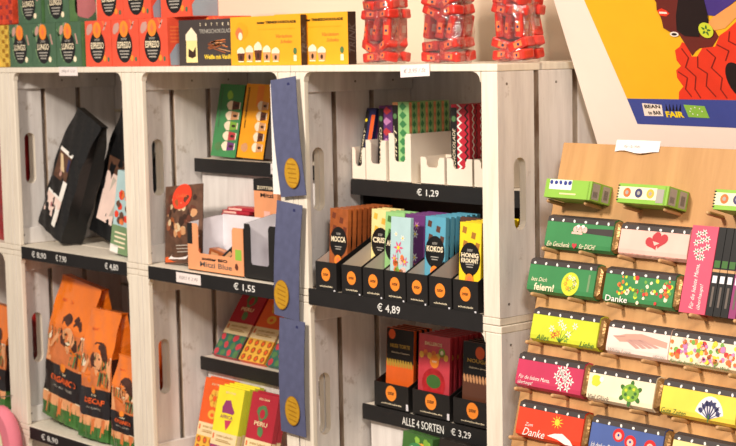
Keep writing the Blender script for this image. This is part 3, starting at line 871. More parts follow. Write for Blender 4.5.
# white block with red packs and the orange and black box
t = thing('cardboard_block', 'white cardboard block behind the salmon display', 'box', (-.90, .100, -.387))
b = MB(); b.box(0, .235, 0, .035, 0, .086, 'tray_white'); part(b, 'carton', t, bevel=.001)
b = MB(); b.box(0, .085, 0, .03, 0, .0065, 'ruby'); b.rect(front(), .004, .045, .001, .005, 'pale_pink', 1); b.rect(frame((0, 0, .0065), (1, 0, 0), (0, 1, 0)), .004, .08, .004, .012, 'scarlet', 1)
rp = b.build('red_packet', bevel=.001)
for k in range(4):
    o = rp if k == 0 else rp.copy()
    if k: COL.objects.link(o)
    o.location = (-.857+.004*k+(.012 if k == 3 else 0), .101, -.300+.0068*k+T); o.rotation_euler = (0, 0, .03*(k % 2))
    tag(o, 'flat red packet on the white block, %s of the pile' % ['lowest', 'second from the bottom', 'second from the top', 'topmost'][k], 'packet', 'pile of red packets')
t = thing('chocolate_box', 'orange box with black top standing behind the black display', 'box', (-.745, .100, -.3005))
b = MB(); b.box(0, .072, 0, .025, 0, .085, 'tray_orange'); b.box(-.0005, .0725, -.0005, .0255, .064, .086, 'black_card')
b.text(front(0, -.0005, 0), 'ZOTTER', .01, .06, .067, .073, 'cream', 1, .02); b.text(front(), 'Mitzi', .02, .06, .052, .06, 'black', 1, .03); b.rect(front(), .03, .048, .012, .026, 'pale_pink', 1)
part(b, 'carton', t)

# ------------------------------------------------------------------ chocolate bars in the lower crate C
def choc_bar(label, loc, rot, top, mid, low, art, W=.082, H=.165, D=.011, grp='patterned chocolate bars'):
    t = thing('chocolate_bar', label, 'chocolate bar', loc, grp, rot)
    b = MB(); b.box(0, W, 0, D, 0, H, top, faces={'right': 'lime' if top == 'bar_yellow' else top}); fr = front()
    b.rect(fr, .0005, W-.0005, .0005, H*.30, low, 1); b.rect(fr, .0005, W-.0005, H*.30, H*.46, 'bar_cream', 1)
    b.rect(right(W), .0005, D-.0005, H*.30, H*.46, 'bar_cream', 1); b.rect(right(W), .0005, D-.0005, .0005, H*.30, low, 1)
    b.rect(fr, W*.06, W*.11, H*.37, H*.43, 'tangerine', 2)
    b.text(fr, 'zotter Labooko', W*.2, W*.85, H*.40, H*.43, 'gold_line', 2); b.rect(fr, W*.2, W*.8, H*.345, H*.355, 'gold_line', 2); b.rect(fr, W*.2, W*.7, H*.365, H*.372, 'gold_line', 2)
    b.text(fr, 'BIO FAIR', W*.3, W*.7, H*.92, H*.945, 'bar_cream', 2)
    cx, cy = W*.5, H*.68
    if art == 'africa':
        b.poly(fr, [(cx-.020, cy+.012), (cx-.012, cy+.026), (cx+.004, cy+.028), (cx+.010, cy+.018), (cx+.021, cy+.006), (cx+.016, cy+.001), (cx-.006, cy+.002), (cx-.018, cy+.001)], 'plum', 2)
        b.poly(fr, [(cx-.006, cy-.012), (cx+.016, cy-.010), (cx+.008, cy-.024), (cx+.001, cy-.031), (cx-.003, cy-.022)], 'magenta', 2)
        b.text(fr, 'AFRICA', cx-.022, cx+.018, cy-.009, cy-.002, 'plum', 3)
    elif art == 'blossom':
        for k in range(6): a = k*math.pi/3; b.oval(fr, cx+.011*math.cos(a), cy+.014+.011*math.sin(a), .008, .008, 'pattern_gold', 2, 10)
        b.oval(fr, cx, cy-.018, .014, .009, 'pattern_gold', 2); b.oval(fr, cx, cy-.019, .006, .004, top, 3); b.oval(fr, cx, cy+.014, .006, .006, top, 3)
    else:
        b.blob(fr, cx, cy+.016, .018, 'leaf_green', 2, 12, .3, 3); b.oval(fr, cx, cy+.014, .008, .009, top, 3); b.blob(fr, cx+.002, cy-.02, .012, 'leaf_green', 2, 10, .4, 6)
        b.text(fr, 'PERU', cx-.02, cx+.02, cy-.009, cy-.001, 'bar_cream', 3, .02)
    pm = {'pattern_gold': 'tangerine', 'teal': 'pouch_pink', 'plum': 'magenta', 'bar_cream': 'pattern_gold'}.get(low, 'pattern_gold')
    for j in range(3):
        for i in range(4):
            if low == 'teal': b.blob(fr, W*(.13+.25*i), H*(.05+.1*j), .010, 'leaf_green' if (i+j) % 2 else pm, 2, 7, .4, i+j)
            else: b.oval(fr, W*(.13+.25*i), H*(.05+.1*j), .0072, .0072, 'mocca' if low == 'pattern_gold' else pm, 2, 6); b.oval(fr, W*(.13+.25*i), H*(.05+.1*j), .004, .004, pm, 3, 6)
    part(b, 'wrapper', t, bevel=.0008)
    return t
BG = 'chocolate bars leaning on the riser behind the blue tags'
def stack(label0, n, x, y, z, a, cfg, grp, dlab, step=.0118, ry=0):
    t0 = choc_bar(label0, (x, y, z), (R(-a), ry, 0), *cfg, grp=grp)
    z = rest(t0, -.590 if z > -.7 else -.7885)
    for k in range(1, n): dup(t0, (x, y+step*k/math.cos(R(a)), z), dlab % ['second', 'third', 'fourth', 'fifth'][k-1])
    return t0
stack('ruby red chocolate bar with teal pattern, front of its stack', 2, -.957, .143, -.590, 36, ('ruby', 'bar_cream', 'teal', 'leaf'), BG, 'ruby red chocolate bar, %s from the front of its stack')
stack('orange chocolate bar with gold dots, front of its stack', 2, -.868, .143, -.590, 36, ('tangerine', 'bar_cream', 'pattern_gold', 'blossom'), BG, 'orange chocolate bar on the riser, %s from the front of its stack')
stack('teal patterned chocolate bar partly behind the lowest blue tag', 1, -.779, .143, -.590, 36, ('teal', 'bar_cream', 'teal', 'leaf'), BG, '%s')
BG2 = 'chocolate bars on the floor of the lower crate behind the tags'
stack('orange red chocolate bar standing below the riser at the left', 2, -.944, .078, -.787, 14, ('tangerine', 'bar_cream', 'pattern_gold', 'blossom'), BG2, 'orange red chocolate bar below the riser, %s from the front')
stack('bright yellow chocolate bar with purple continent shape, front of its stack', 4, -.859, .050, -.787, 14, ('bar_yellow', 'bar_cream', 'plum', 'africa'), BG2, 'bright yellow chocolate bar, %s from the front of its stack')
stack('crimson chocolate bar with green leaf emblem beside the yellow ones', 2, -.762, .058, -.787, 14, ('ruby', 'bar_cream', 'pattern_gold', 'leaf'), BG2, 'crimson chocolate bar below the riser, %s from the front')

# ------------------------------------------------------------------ upper shelf of crate D: white trays and thin bars
ZS = -.2045
def notch_tray(label, x0, x1, y, D, H, cut=True):
    W = x1-x0
    display_tray('white_tray', label, (x0, y, ZS), W, D, H, H-.0008, 'tray_white', 'tray_white', 'tray_white', (W*.26, W*.74, H*(.42 if H > .055 else .62)) if cut else None, 'white cardboard trays on the upper shelf', None)
notch_tray('white tray with a notch, leftmost and half behind its neighbour', -.478, -.4425, .118, .09, .058)
notch_tray('white tray holding the purple bars', -.4405, -.388, .118, .10, .072)
notch_tray('tall white tray holding the green and orange bars', -.384, -.328, .122, .12, .085)
notch_tray('low empty white tray between the green and the red bars', -.304, -.246, .122, .06, .047)
notch_tray('white tray holding the red zigzag bars', -.240, -.180, .122, .11, .047)
notch_tray('white tray cut off by the right crate post', -.175, -.115, .122, .11, .047)
def thin_bar(kind, W, H, D):
    b = MB()
    base = {'purple': 'purple', 'green': 'apple_green', 'red': 'zig_red', 'navy': 'navy'}[kind]
    b.box(0, W, 0, D, 0, H, base)
    for fr, w_ in ((front(), W), (right(W), D)):
        if kind == 'green':
            b.rect(fr, .0005, w_*.34, .0005, H-.0005, 'tray_orange', 1)
            for k in range(9):
                v = H*(k+.5)/9; b.poly(fr, [(w_*.62, v-H/19), (w_*.86, v), (w_*.62, v+H/19), (w_*.42, v)], 'gallery_green', 2)
                b.poly(fr, [(w_*.18, v-H/26), (w_*.32, v), (w_*.18, v+H/26), (w_*.05, v)], 'latte', 2)
        elif kind == 'red':
            n = 11
            for k in range(n):
                v = H*k/n; h = H/n
                for s0, s1, m in ((.04, .36, 'black_card'), (.12, .30, 'white')):
                    pass
                b.poly(fr, [(w_*.30, v), (w_*.42, v), (w_*.62, v+h/2), (w_*.50, v+h/2)], 'white', 2)
                b.poly(fr, [(w_*.50, v+h/2), (w_*.62, v+h/2), (w_*.42, v+h), (w_*.30, v+h)], 'white', 2)
                b.poly(fr, [(w_*.98, v), (w_*.88, v), (w_*.72, v+h/2), (w_*.82, v+h/2)], 'black_card', 2)
                b.poly(fr, [(w_*.82, v+h/2), (w_*.72, v+h/2), (w_*.88, v+h), (w_*.98, v+h)], 'black_card', 2)
        elif kind == 'purple':
            for k in range(7): b.poly(fr, [(w_*.5, H*(k+.1)/7), (w_*.85, H*(k+.5)/7), (w_*.5, H*(k+.9)/7), (w_*.3, H*(k+.5)/7)], 'lilac' if k % 2 else 'heart_red', 1)
        else:
            b.rect(fr, w_*.6, w_*.98, .001, H*.9, 'tangerine' if w_ == W else 'purple', 1)
    fr = front()
    # black name column on the front
    b.rect(fr, .0005, W*.34, H*.12, H*.96, 'black_card', 3)
    b.text(fr, {'purple': 'MANGO', 'green': 'MINT', 'red': 'SCHOKOLADE', 'navy': 'NOUGAT'}[kind], W*.09, W*.25, H*.2, H*.7, 'cream', 4, 0, rot=1)
    b.oval(fr, W*.17, H*.82, W*.12, W*.12, 'leaf_green' if kind != 'navy' else 'lemon', 4, 10)
    b.rect(fr, .0005, W-.0005, .0005, H*.04, 'flower_orange' if kind in ('navy', 'green') else base, 3)
    return b
def thin_row(kind, n, x, y, W, H, D, rot, label, grp, z=ZS+.002):
    t0 = thing('thin_chocolate_bar', 'front '+label, 'chocolate bar', (x, y, z), grp, rot)
    part(thin_bar(kind, W, H, D), 'wrapper', t0, bevel=.0007); z = rest(t0, ZS+.0017)
    for k in range(1, n): dup(t0, (x, y+(D+.0006)*k, z), ['second', 'third', 'fourth', 'fifth', 'sixth'][k-1]+' '+label)
thin_row('navy', 1, -.474, .124, .026, .124, .012, (R(-13), R(0), 0), 'dark blue thin bar with orange foot leaning in the leftmost tray', 'thin bars in the white trays')
thin_row('purple', 3, -.434, .140, .040, .128, .015, (R(-2), 0, 0), 'purple patterned thin bar in the second white tray', 'thin bars in the white trays')
thin_row('green', 5, -.377, .1255, .042, .136, .0185, (0, 0, 0), 'green and orange thin bar in the tall white tray', 'thin bars in the white trays')
thin_row('red', 4, -.232, .1255, .043, .134, .0185, (0, 0, 0), 'red thin bar with black and white zigzag in its tray', 'thin bars in the white trays')

# ------------------------------------------------------------------ crate D floor: seven black dispensers
def deco_logo(b, fr, W, low):
    circle_logo(b, fr, W*.5, low*.58, .0115); b.text(fr, 'schokolade', W*.2, W*.8, low*.15, low*.21, 'cream', 1)
    b.rect(fr, W*.86, W*.93, low*.04, low*.09, 'fan_white', 1)
XB = [(-.444, -.388, 'holding the brown mocha bars'), (-.374, -.323, 'nearly empty, second from the left'), (-.319, -.268, 'with the green bars at its back'), (-.265, -.214, 'holding the pale blue flowered bar'),
      (-.211, -.162, 'holding the blue coconut bars'), (-.158, -.107, 'nearly empty, second from the right'), (-.103, -.048, 'holding the yellow honey brittle bars')]
ZF = -.387
for x0, x1, d in XB:
    display_tray('black_dispenser', 'black cardboard dispenser with orange dot, '+d, (x0, -.0005+.001, ZF), x1-x0, .17, .118, .051, 'black_card', 'black_card', 'cardboard_grey', None, 'black dispensers on the crate floor', deco_logo, .11)
def flavour_bar(kind, name, W=.0475, H=.138, D=.0075):
    b = MB(); fr = front()
    bg = {'mocca': 'mocca', 'crisp': 'crisp', 'arabica': 'apple_green', 'floral': 'sky_pale', 'purple': 'purple', 'kokos': 'sky_blue', 'brown': 'choc_bar', 'nougat': 'lemon'}[kind]
    b.box(0, W, 0, D, 0, H, bg)
    rr = random.Random(len(kind)*7)
    if kind == 'floral':
        for u, v, r_ in ((.020, .086, .012), (.036, .064, .009), (.011, .068, .008), (.030, .102, .006), (.014, .108, .005)): b.flower(fr, u, v, r_, 'flower_pink' if r_ > .0075 else 'flower_white')
        for k in range(9): b.blob(fr, rr.uniform(.006, W-.006), rr.uniform(.045, .072), .0065, rr.choice(['flower_orange', 'flower_red', 'turtle', 'pale_pink']), 2, 8, .3, k)
        b.poly(fr, [(.019, .05), (.0205, .05), (.019, .086), (.018, .086)], 'leaf_green', 1)
    elif kind == 'purple':
        for k in range(8): b.flower(fr, rr.uniform(.01, W-.01), rr.uniform(.05, H-.01), .008, rr.choice(['lilac', 'flower_orange', 'fan_white']))
    else:
        ch = {'mocca': 'mocca_bean', 'crisp': 'pattern_gold', 'arabica': 'turtle_dark', 'kokos': 'choc_bar', 'brown': 'mocca', 'nougat': 'choc_chunk'}[kind]
        for u, v in ((.010, H-.012), (.030, H-.02), (.039, H-.036), (.012, H-.034), (.022, H-.048), (.038, .018), (.010, .02)):
            b.poly(fr, [(u-.005, v-.004), (u+.004, v-.006), (u+.006, v+.004), (u-.003, v+.006)], ch, 1)
        cy = H*.585
        b.oval(fr, W*.5, cy, .0228, .0262, 'black', 2, 24)
        b.poly(fr, [(W*.5-.009, cy-.022), (W*.5+.009, cy-.022), (W*.5+.007, cy-.034), (W*.5-.007, cy-.034)], 'black', 2)
        b.text(fr, 'zotter', W*.5-.006, W*.5+.006, cy+.012, cy+.0165, 'grey_text', 3)
        ws = name.split()
        for i, s in enumerate(ws):
            v = cy+(.001 if len(ws) == 1 else .0035-.0085*i); b.text(fr, s, W*.5-.0190, W*.5+.0190, v-.001, v+(.0085 if len(ws) == 1 else .0062), 'cream', 3, .03)
        for k in range(2): b.rect(fr, W*.5-.009+.002*k, W*.5+.009-.002*k, cy-.009-.004*k, cy-.0075-.004*k, 'grey_text', 3)
        b.oval(fr, W*.5, cy-.032, .0095, .0095, 'orange', 4)
        b.oval(fr, W*.5, cy-.032, .0045, .0055, 'box_red_mark', 5, 10)
    return b
def flavour_row(kind, nm, n, x, y, desc, step=.0118, H=.138, lean=-3):
    t0 = thing('flavour_chocolate_bar', 'foremost '+desc, 'chocolate bar', (x, y, ZF+.002), 'flavoured bars in the black dispensers', (R(lean), 0, 0))
    part(flavour_bar(kind, nm, H=H), 'wrapper', t0, bevel=.001); zf = rest(t0, ZF+.0017)
    for k in range(1, n): dup(t0, (x, y+step*k, zf), ['second', 'third', 'fourth', 'fifth', 'sixth', 'seventh', 'eighth', 'ninth'][k-1]+' '+desc)
flavour_row('mocca', 'MOCCA', 9, -.4395, .026, 'copper brown mocha bar in the leftmost dispenser')
flavour_row('crisp', 'CRISP', 3, -.3715, .062, 'cream crisp bar in the second dispenser', .012)
flavour_row('arabica', 'ARONIA', 3, -.316, .044, 'green bar in the third dispenser', .012)
flavour_row('floral', '', 1, -.2625, .008, 'pale blue bar with painted flowers', .012, .136)
flavour_row('purple', '', 5, -.2625, .040, 'purple flowered bar behind the pale blue one', .012)
flavour_row('kokos', 'KOKOS', 7, -.209, .036, 'blue coconut bar in the fifth dispenser')
flavour_row('brown', 'NUSS', 1, -.155, .062, 'dark brown nut bar in the sixth dispenser')
flavour_row('nougat', 'HONIG KROKANT', 8, -.100, .008, 'yellow honey brittle bar in the rightmost dispenser')

# ------------------------------------------------------------------ second shelf of crate D: pouches
ZP = -.6105
def deco_logo2(b, fr, W, low):
    circle_logo(b, fr, W*.5, low*.62, .014); b.text(fr, 'schokolade', W*.2, W*.8, low*.16, low*.22, 'cream', 1)
    b.rect(fr, W*.93, W*.99, low*.05, low*.3, 'fan_white', 1)
for x0, x1, d in ((-.446, -.356, 'holding the orange pouches'), (-.345, -.252, 'holding the pink pouches'), (-.243, -.150, 'holding the brown pouches')):
    display_tray('black_pouch_dispenser', 'wide black dispenser with orange dot on the riser, '+d, (x0, .132, ZP), x1-x0, .115, .085, .045, 'black_card', 'black_card', 'black_card', None, 'pouch dispensers on the riser', deco_logo2, .08)
def pouch_row(kind, n, x, y, desc, step=.0125, W=.072, H=.138):
    t0 = thing('chocolate_pouch', 'foremost '+desc, 'pouch', (x, y, ZP+.0025), 'pouches in the wide black dispensers', (R(-3), 0, 0))
    b = MB(); fr = front()
    bg = {'orange': 'pouch_orange', 'pink': 'pouch_pink', 'brown': 'pouch_brown'}[kind]
    b.box(0, W, 0, .0055, 0, H, bg)
    if kind == 'pink':
        b.oval(fr, W*.5, .056, .029, .027, 'berry', 1, 24); b.oval(fr, W*.5, .06, .018, .012, 'turtle_dark', 2, 16)
        b.oval(fr, W*.52, .095, .0115, .0115, 'orange', 3); b.text(fr, 'zotter', W*.45, W*.6, .093, .097, 'cream', 4)
        b.text(fr, 'BALLEROS', W*.2, W*.75, .122, .128, 'bar_cream', 2, .02)
        for k in range(7): b.oval(fr, W*(.1+.13*k), .104+.004*(k % 2), .006, .006, 'flower_orange' if k % 2 else 'pattern_gold', 2, 8)
        b.oval(fr, W*.75, .112, .008, .008, 'turtle', 2, 10); b.oval(fr, W*.75, .112, .004, .004, 'cream', 3, 10)
        for k in range(10): b.rect(fr, W*.03+W*.095*k, W*.03+W*.095*k+.003, .0, .012, 'ruby', 1)
    else:
        b.rect(fr, .0005, W-.0005, H*.56, H-.0005, 'black', 1)
        for k in range(10):
            u = W*(.04+.095*k); b.oval(fr, u+.002, H*.55, .003, .0075, 'gold_text' if kind == 'orange' else 'latte', 3, 8, rot=.2)
        b.text(fr, {'orange': 'NUSS TORTE', 'brown': 'NOUGAT'}[kind], W*.14, W*.86, H*.75, H*.80, 'gold_text', 2, .03)
        b.text(fr, 'Schoko Dessert', W*.2, W*.85, H*.68, H*.70, 'cream', 2)
        if kind == 'brown': b.oval(fr, W*.52, H*.88, .011, .011, 'tangerine', 2)
        else: b.oval(fr, W*.2, H*.92, .009, .009, 'tangerine', 2)
    part(b, 'foil_pouch', t0, bevel=.002); zf = rest(t0, ZP+.0017)
    for k in range(1, n): dup(t0, (x, y+step*k, zf), ['second', 'third', 'fourth', 'fifth', 'sixth', 'seventh', 'eighth'][k-1]+' '+desc)
pouch_row('orange', 4, -.437, .150, 'orange pouch with black top in the left wide dispenser')
pouch_row('pink', 8, -.3385, .137, 'pink berry pouch in the middle wide dispenser', .0122, .078, .14)
pouch_row('brown', 6, -.2355, .144, 'brown pouch with black top in the right wide dispenser', .0125, .078)
# below the riser
for nm, lab, x, W, y, bg, cols in (('green_pouch', 'green pouch with red berries below the strip for all four sorts', -.352, .075, .098, 'turtle_dark', ['poppy_red', 'turtle', 'lime_green', 'pattern_gold']),
                               ('dark_pouch', 'dark pouch below the strip, beside the green pouch', -.262, .105, .10, 'pouch_dark', ['pouch_dark'])):
    t = thing(nm, lab, 'pouch', (x, y, -.787), None, (R(-4), R(3), 0))
    b = MB(); b.box(0, W, 0, .02, 0, .147, bg); rr = random.Random(3)
    if len(cols) > 1:
        for k in range(34): b.blob(front(), rr.uniform(.008, W-.008), rr.uniform(.01, .138), .008, rr.choice(cols), 1+k % 4, 9, .35, k)
        b.oval(front(), W*.5, .122, .02, .011, 'gallery_green', 6); b.text(front(), 'Frucht', W*.32, W*.68, .118, .126, 'cream', 7)
    else: b.text(front(), 'zotter', W*.2, W*.6, .11, .125, 'gold_text', 1)
    part(b, 'foil_pouch', t, bevel=.004); rest(t, -.7885)

# ------------------------------------------------------------------ blue hanging tags
def blue_tag(label, x, z, rot, sx, sz, white=0):
    t = thing('hanging_tag', label, 'tag', (x, -.010, z), 'blue hanging paper tags', (0, rot, 0))
    W, H = .071, .205
    b = MB(); nv = 10
    for side in (1, -1):
        vs = []; 
        for j in range(nv+1):
            v = -H*j/nv; y = -.0035*math.sin(math.pi*j/nv)*1.0
            vs += [(-W/2, y+(0 if side > 0 else .0008), v), (W/2, y+(0 if side > 0 else .0008), v)]
        fs = [(2*j+2, 2*j+3, 2*j+1, 2*j) for j in range(nv)]
        b.add(vs, fs if side > 0 else [f[::-1] for f in fs], 'blue_paper')
    b.oval(front(0, -.0005, 0), .014, -.012, .0035, .0035, 'navy', 1, 12)
    part(b, 'paper', t)
    b = MB(); b.oval(front(0, -.0036, 0), sx, sz, .021, .0265, 'gold_line', 1, 32); b.oval(front(0, -.0036, 0), sx, sz, .0195, .025, 'gold_seal', 2, 32)
    for k in range(5): b.poly(front(0, -.0036, 0), [(sx-.012+.001*k, sz+.016-.008*k), (sx+.012, sz+.013-.008*k), (sx+.012, sz+.015-.008*k), (sx-.011, sz+.018-.008*k)], 'gold_line', 3)
    part(b, 'gold_seal', t, 'oval gold seal with fine lines')
    b = MB(); b.box(-.0005, .0005, .002, .0115, -.004, -.003, 'steel'); part(b, 'pin', t)
    if white:
        b = MB(); b.box(-W/2-.003, W/2-.006, .0015, .002, -H+.002, -.01, 'white', M=Matrix.Rotation(.10, 4, 'Y')); part(b, 'backing_sheet', t, 'white backing sheet showing at the left')
    return t
blue_tag('blue hanging tag with gold seal, topmost of three on the crate posts', -.508, -.022, R(-6), .006, -.165, 1)
blue_tag('blue hanging tag with gold seal, middle one of three', -.498, -.238, R(4.5), -.012, -.165)
blue_tag('blue hanging tag with gold seal, lowest of three', -.499, -.444, R(1), .002, -.162)

# ------------------------------------------------------------------ pink packet at the lower left edge
t = thing('pink_packet', 'round pink packet with cream centre hanging at the lower left edge', 'packet', (-1.528, -.036, -.842))
b = MB(); fr = front(0, -.012, 0); n = 28
ring = [(.072*math.cos(2*math.pi*i/n), .092*math.sin(2*math.pi*i/n)) for i in range(n)]
vs = [(p[0]*s, y, p[1]*s) for y, s in ((-.010, .9), (0, 1), (.014, 1), (.022, .9)) for p in ring]
fs = [(k*n+i, k*n+(i+1) % n, (k+1)*n+(i+1) % n, (k+1)*n+i) for k in range(3) for i in range(n)]
b.add(vs, fs, 'soft_pink', True); b.add(vs, [tuple(range(n)), tuple(range(3*n, 4*n))[::-1]], 'soft_pink')
b.oval(fr, -.008, 0, .045, .06, 'cream', 1, 24); b.oval(fr, -.008, 0, .03, .042, 'pale_pink', 2, 20)
part(b, 'packet_body', t)
b = MB(); b.box(-.0008, .0008, -.0008, .0008, .088, .112, 'white'); b.box(-.0008, .0008, 0, .0355, .110, .112, 'steel'); part(b, 'hanging_hook', t, 'thin cord and hook')

# ------------------------------------------------------------------ poster leaning forward over the display board
PO = Vector((.02, .2, -.124)); pu = Vector((0, -.096, .218)).normalized()
pfr = frame((PO.x, PO.y, PO.z+T), (1, 0, 0), tuple(pu))
t = bpy.data.objects.new('wall_poster', None); COL.objects.link(t); t.empty_display_size = .05
t.matrix_world = pfr
tag(t, 'large poster of a woman in red ruffles on yellow, hanging above the wooden board', 'poster')
I = Matrix.Identity(4)
def L(pts, m, lay): b.poly(I, pts, m, lay)
b = MB(); b.box(-.0, .62, -.03, .55, -.002, 0, 'poster_white'); part(b, 'paper_sheet', t)
b = MB(); L([(.094, .030), (.62, .024), (.62, .072), (.088, .073)], 'poster_blue', 1)
L([(.088, .073), (.62, .072), (.62, .53), (.012, .53)], 'poster_yellow', 1)
# ruffles
L([(.187, .073), (.191, .085), (.202, .094), (.195, .108), (.197, .12), (.208, .127), (.203, .136), (.205, .152), (.216, .158), (.222, .165), (.232, .16), (.232, .142), (.242, .142), (.255, .155), (.278, .157), (.291, .174), (.307, .182), (.325, .194), (.36, .2), (.42, .17), (.46, .12), (.45, .073)], 'poster_red', 2)
for k, pts in enumerate(([(.218, .155), (.226, .14), (.216, .125), (.230, .11), (.222, .09), (.228, .076)], [(.243, .142), (.238, .125), (.252, .115), (.244, .095), (.256, .078)], [(.262, .153), (.274, .14), (.262, .124), (.276, .108), (.268, .09), (.275, .076)], [(.282, .16), (.3, .15), (.29, .135)], [(.31, .18), (.304, .165), (.322, .155), (.312, .14)], [(.2, .118), (.214, .108), (.205, .09), (.212, .078)], [(.325, .185), (.34, .165), (.33, .15)])):
    for i in range(len(pts)-1):
        a, c = Vector(pts[i]), Vector(pts[i+1]); d = (c-a).normalized(); nn = Vector((-d.y, d.x))*.0010
        L([tuple(a+nn), tuple(a-nn), tuple(c-nn+d*.001), tuple(c+nn)], 'poster_ruffle_line', 3)
b.oval(I, .302, .104, .018, .029, 'poster_black', 4, 22, rot=.2)
# face, neck, hair, scarf
L([(.206, .19), (.206, .183), (.221, .176), (.225, .166), (.234, .143), (.242, .15), (.251, .155), (.274, .157), (.289, .172), (.283, .19), (.25, .21)], 'poster_skin', 3)
L([(.274, .192), (.292, .205), (.317, .216), (.36, .235), (.36, .2), (.326, .2), (.304, .185), (.285, .182)], 'poster_peach', 4)
L([(.279, .206), (.292, .204), (.318, .217), (.37, .245), (.42, .40), (.36, .53), (.24, .53), (.26, .3), (.275, .23)], 'poster_purple', 5)
L([(.19, .53), (.180, .36), (.184, .29), (.190, .262), (.182, .246), (.186, .239), (.193, .236), (.196, .228), (.193, .216), (.196, .209), (.197, .2), (.196, .188), (.205, .182), (.222, .18), (.24, .20), (.25, .3), (.25, .53)], 'poster_skin', 6)
L([(.24, .32), (.236, .23), (.225, .207), (.219, .184), (.23, .175), (.256, .173), (.262, .192), (.279, .194), (.281, .207), (.282, .26), (.27, .40)], 'poster_black', 7)
L([(.194, .216), (.203, .219), (.211, .215), (.215, .210), (.207, .206), (.196, .208)], 'poster_red', 8)
L([(.197, .214), (.210, .213), (.211, .210), (.197, .211)], 'poster_white', 9)
b.oval(I, .213, .178, .008, .004, 'poster_white', 8, 12); b.oval(I, .213, .178, .005, .002, 'poster_black', 9, 10)
b.oval(I, .271, .183, .0125, .012, 'lime', 9, 24); b.flower(I, .271, .183, .009, 'turtle_dark', 'lime', 10, 5)
# marks on the blue band
L([(.115, .066), (.152, .0635), (.149, .0445), (.113, .0445)], 'poster_white', 3)
b.text(I, 'BEAN', .118, .148, .0575, .0635, 'black', 4, .03); b.text(I, 'to BAR', .122, .147, .047, .0535, 'black', 4, .03)
b.text(I, 'FAIR', .155, .189, .043, .053, 'lemon', 4, .05)
for k in range(5): L([(.157+.006*k, .054), (.161+.006*k, .054), (.160+.007*k, .066)], 'black', 3)
L([(.193, .0645), (.231, .0625), (.234, .043), (.196, .044)], 'lime_green', 3)
for k in range(7): a = k*.8; b.oval(I, .213+.011*math.cos(a), .054+.006*math.sin(a), .0012, .0012, 'white', 4, 6)
part(b, 'printed_picture', t, 'printed picture of a woman in a red ruffled collar with a blue band below')

# ------------------------------------------------------------------ wooden display board with pegs
RO = Vector((.046, .095, -.122)); rup = Vector((0, .123, .452)).normalized()
rfr = frame((RO.x, RO.y, RO.z+T), (1, 0, 0), tuple(rup)); rn = rfr.col[2].xyz
LB = (RO.z+T)/rup.z   # length down to the floor
rack = bpy.data.objects.new('display_board', None); COL.objects.link(rack); rack.empty_display_size = .05
rack.matrix_world = rfr
tag(rack, 'leaning light wooden board with rows of pegs that carry chocolate bars', 'display board')
b = MB(); b.box(0, .62, -LB+.006, 0, -.018, 0, 'board_wood'); part(b, 'board', rack, bevel=.0015)
ROWS = [-.0925, -.1650, -.2345, -.3065, -.3775, -.4495, -.5205]
def peg(u, v):
    b = MB(); n = 10; r_ = .0032
    ring = [(r_*math.cos(2*math.pi*i/n), r_*math.sin(2*math.pi*i/n)) for i in range(n)]
    vs = [(u+p[0]*s, v-r_-.0004+p[1]*s, z) for z, s in ((0, 1), (.033, 1), (.036, .8), (.037, .4)) for p in ring]
    fs = [(k*n+i, k*n+(i+1) % n, (k+1)*n+(i+1) % n, (k+1)*n+i) for k in range(3) for i in range(n)] + [tuple(range(3*n, 4*n))]
    b.add(vs, fs, 'peg_wood', True); part(b, 'peg', rack)
PEGU = {}
for ri, v in enumerate(ROWS):
    for u in [.022+.0735*k for k in range(8)]:
        if ri == 1 and .27 < u < .40: continue
        peg(u + (.006 if ri % 2 else 0), v)
# rear strut so that the board stands
b = MB(); b.box(.28, .33, -LB+.02, -LB+.10, -.30, -.018, 'board_wood'); part(b, 'rear_foot', rack)

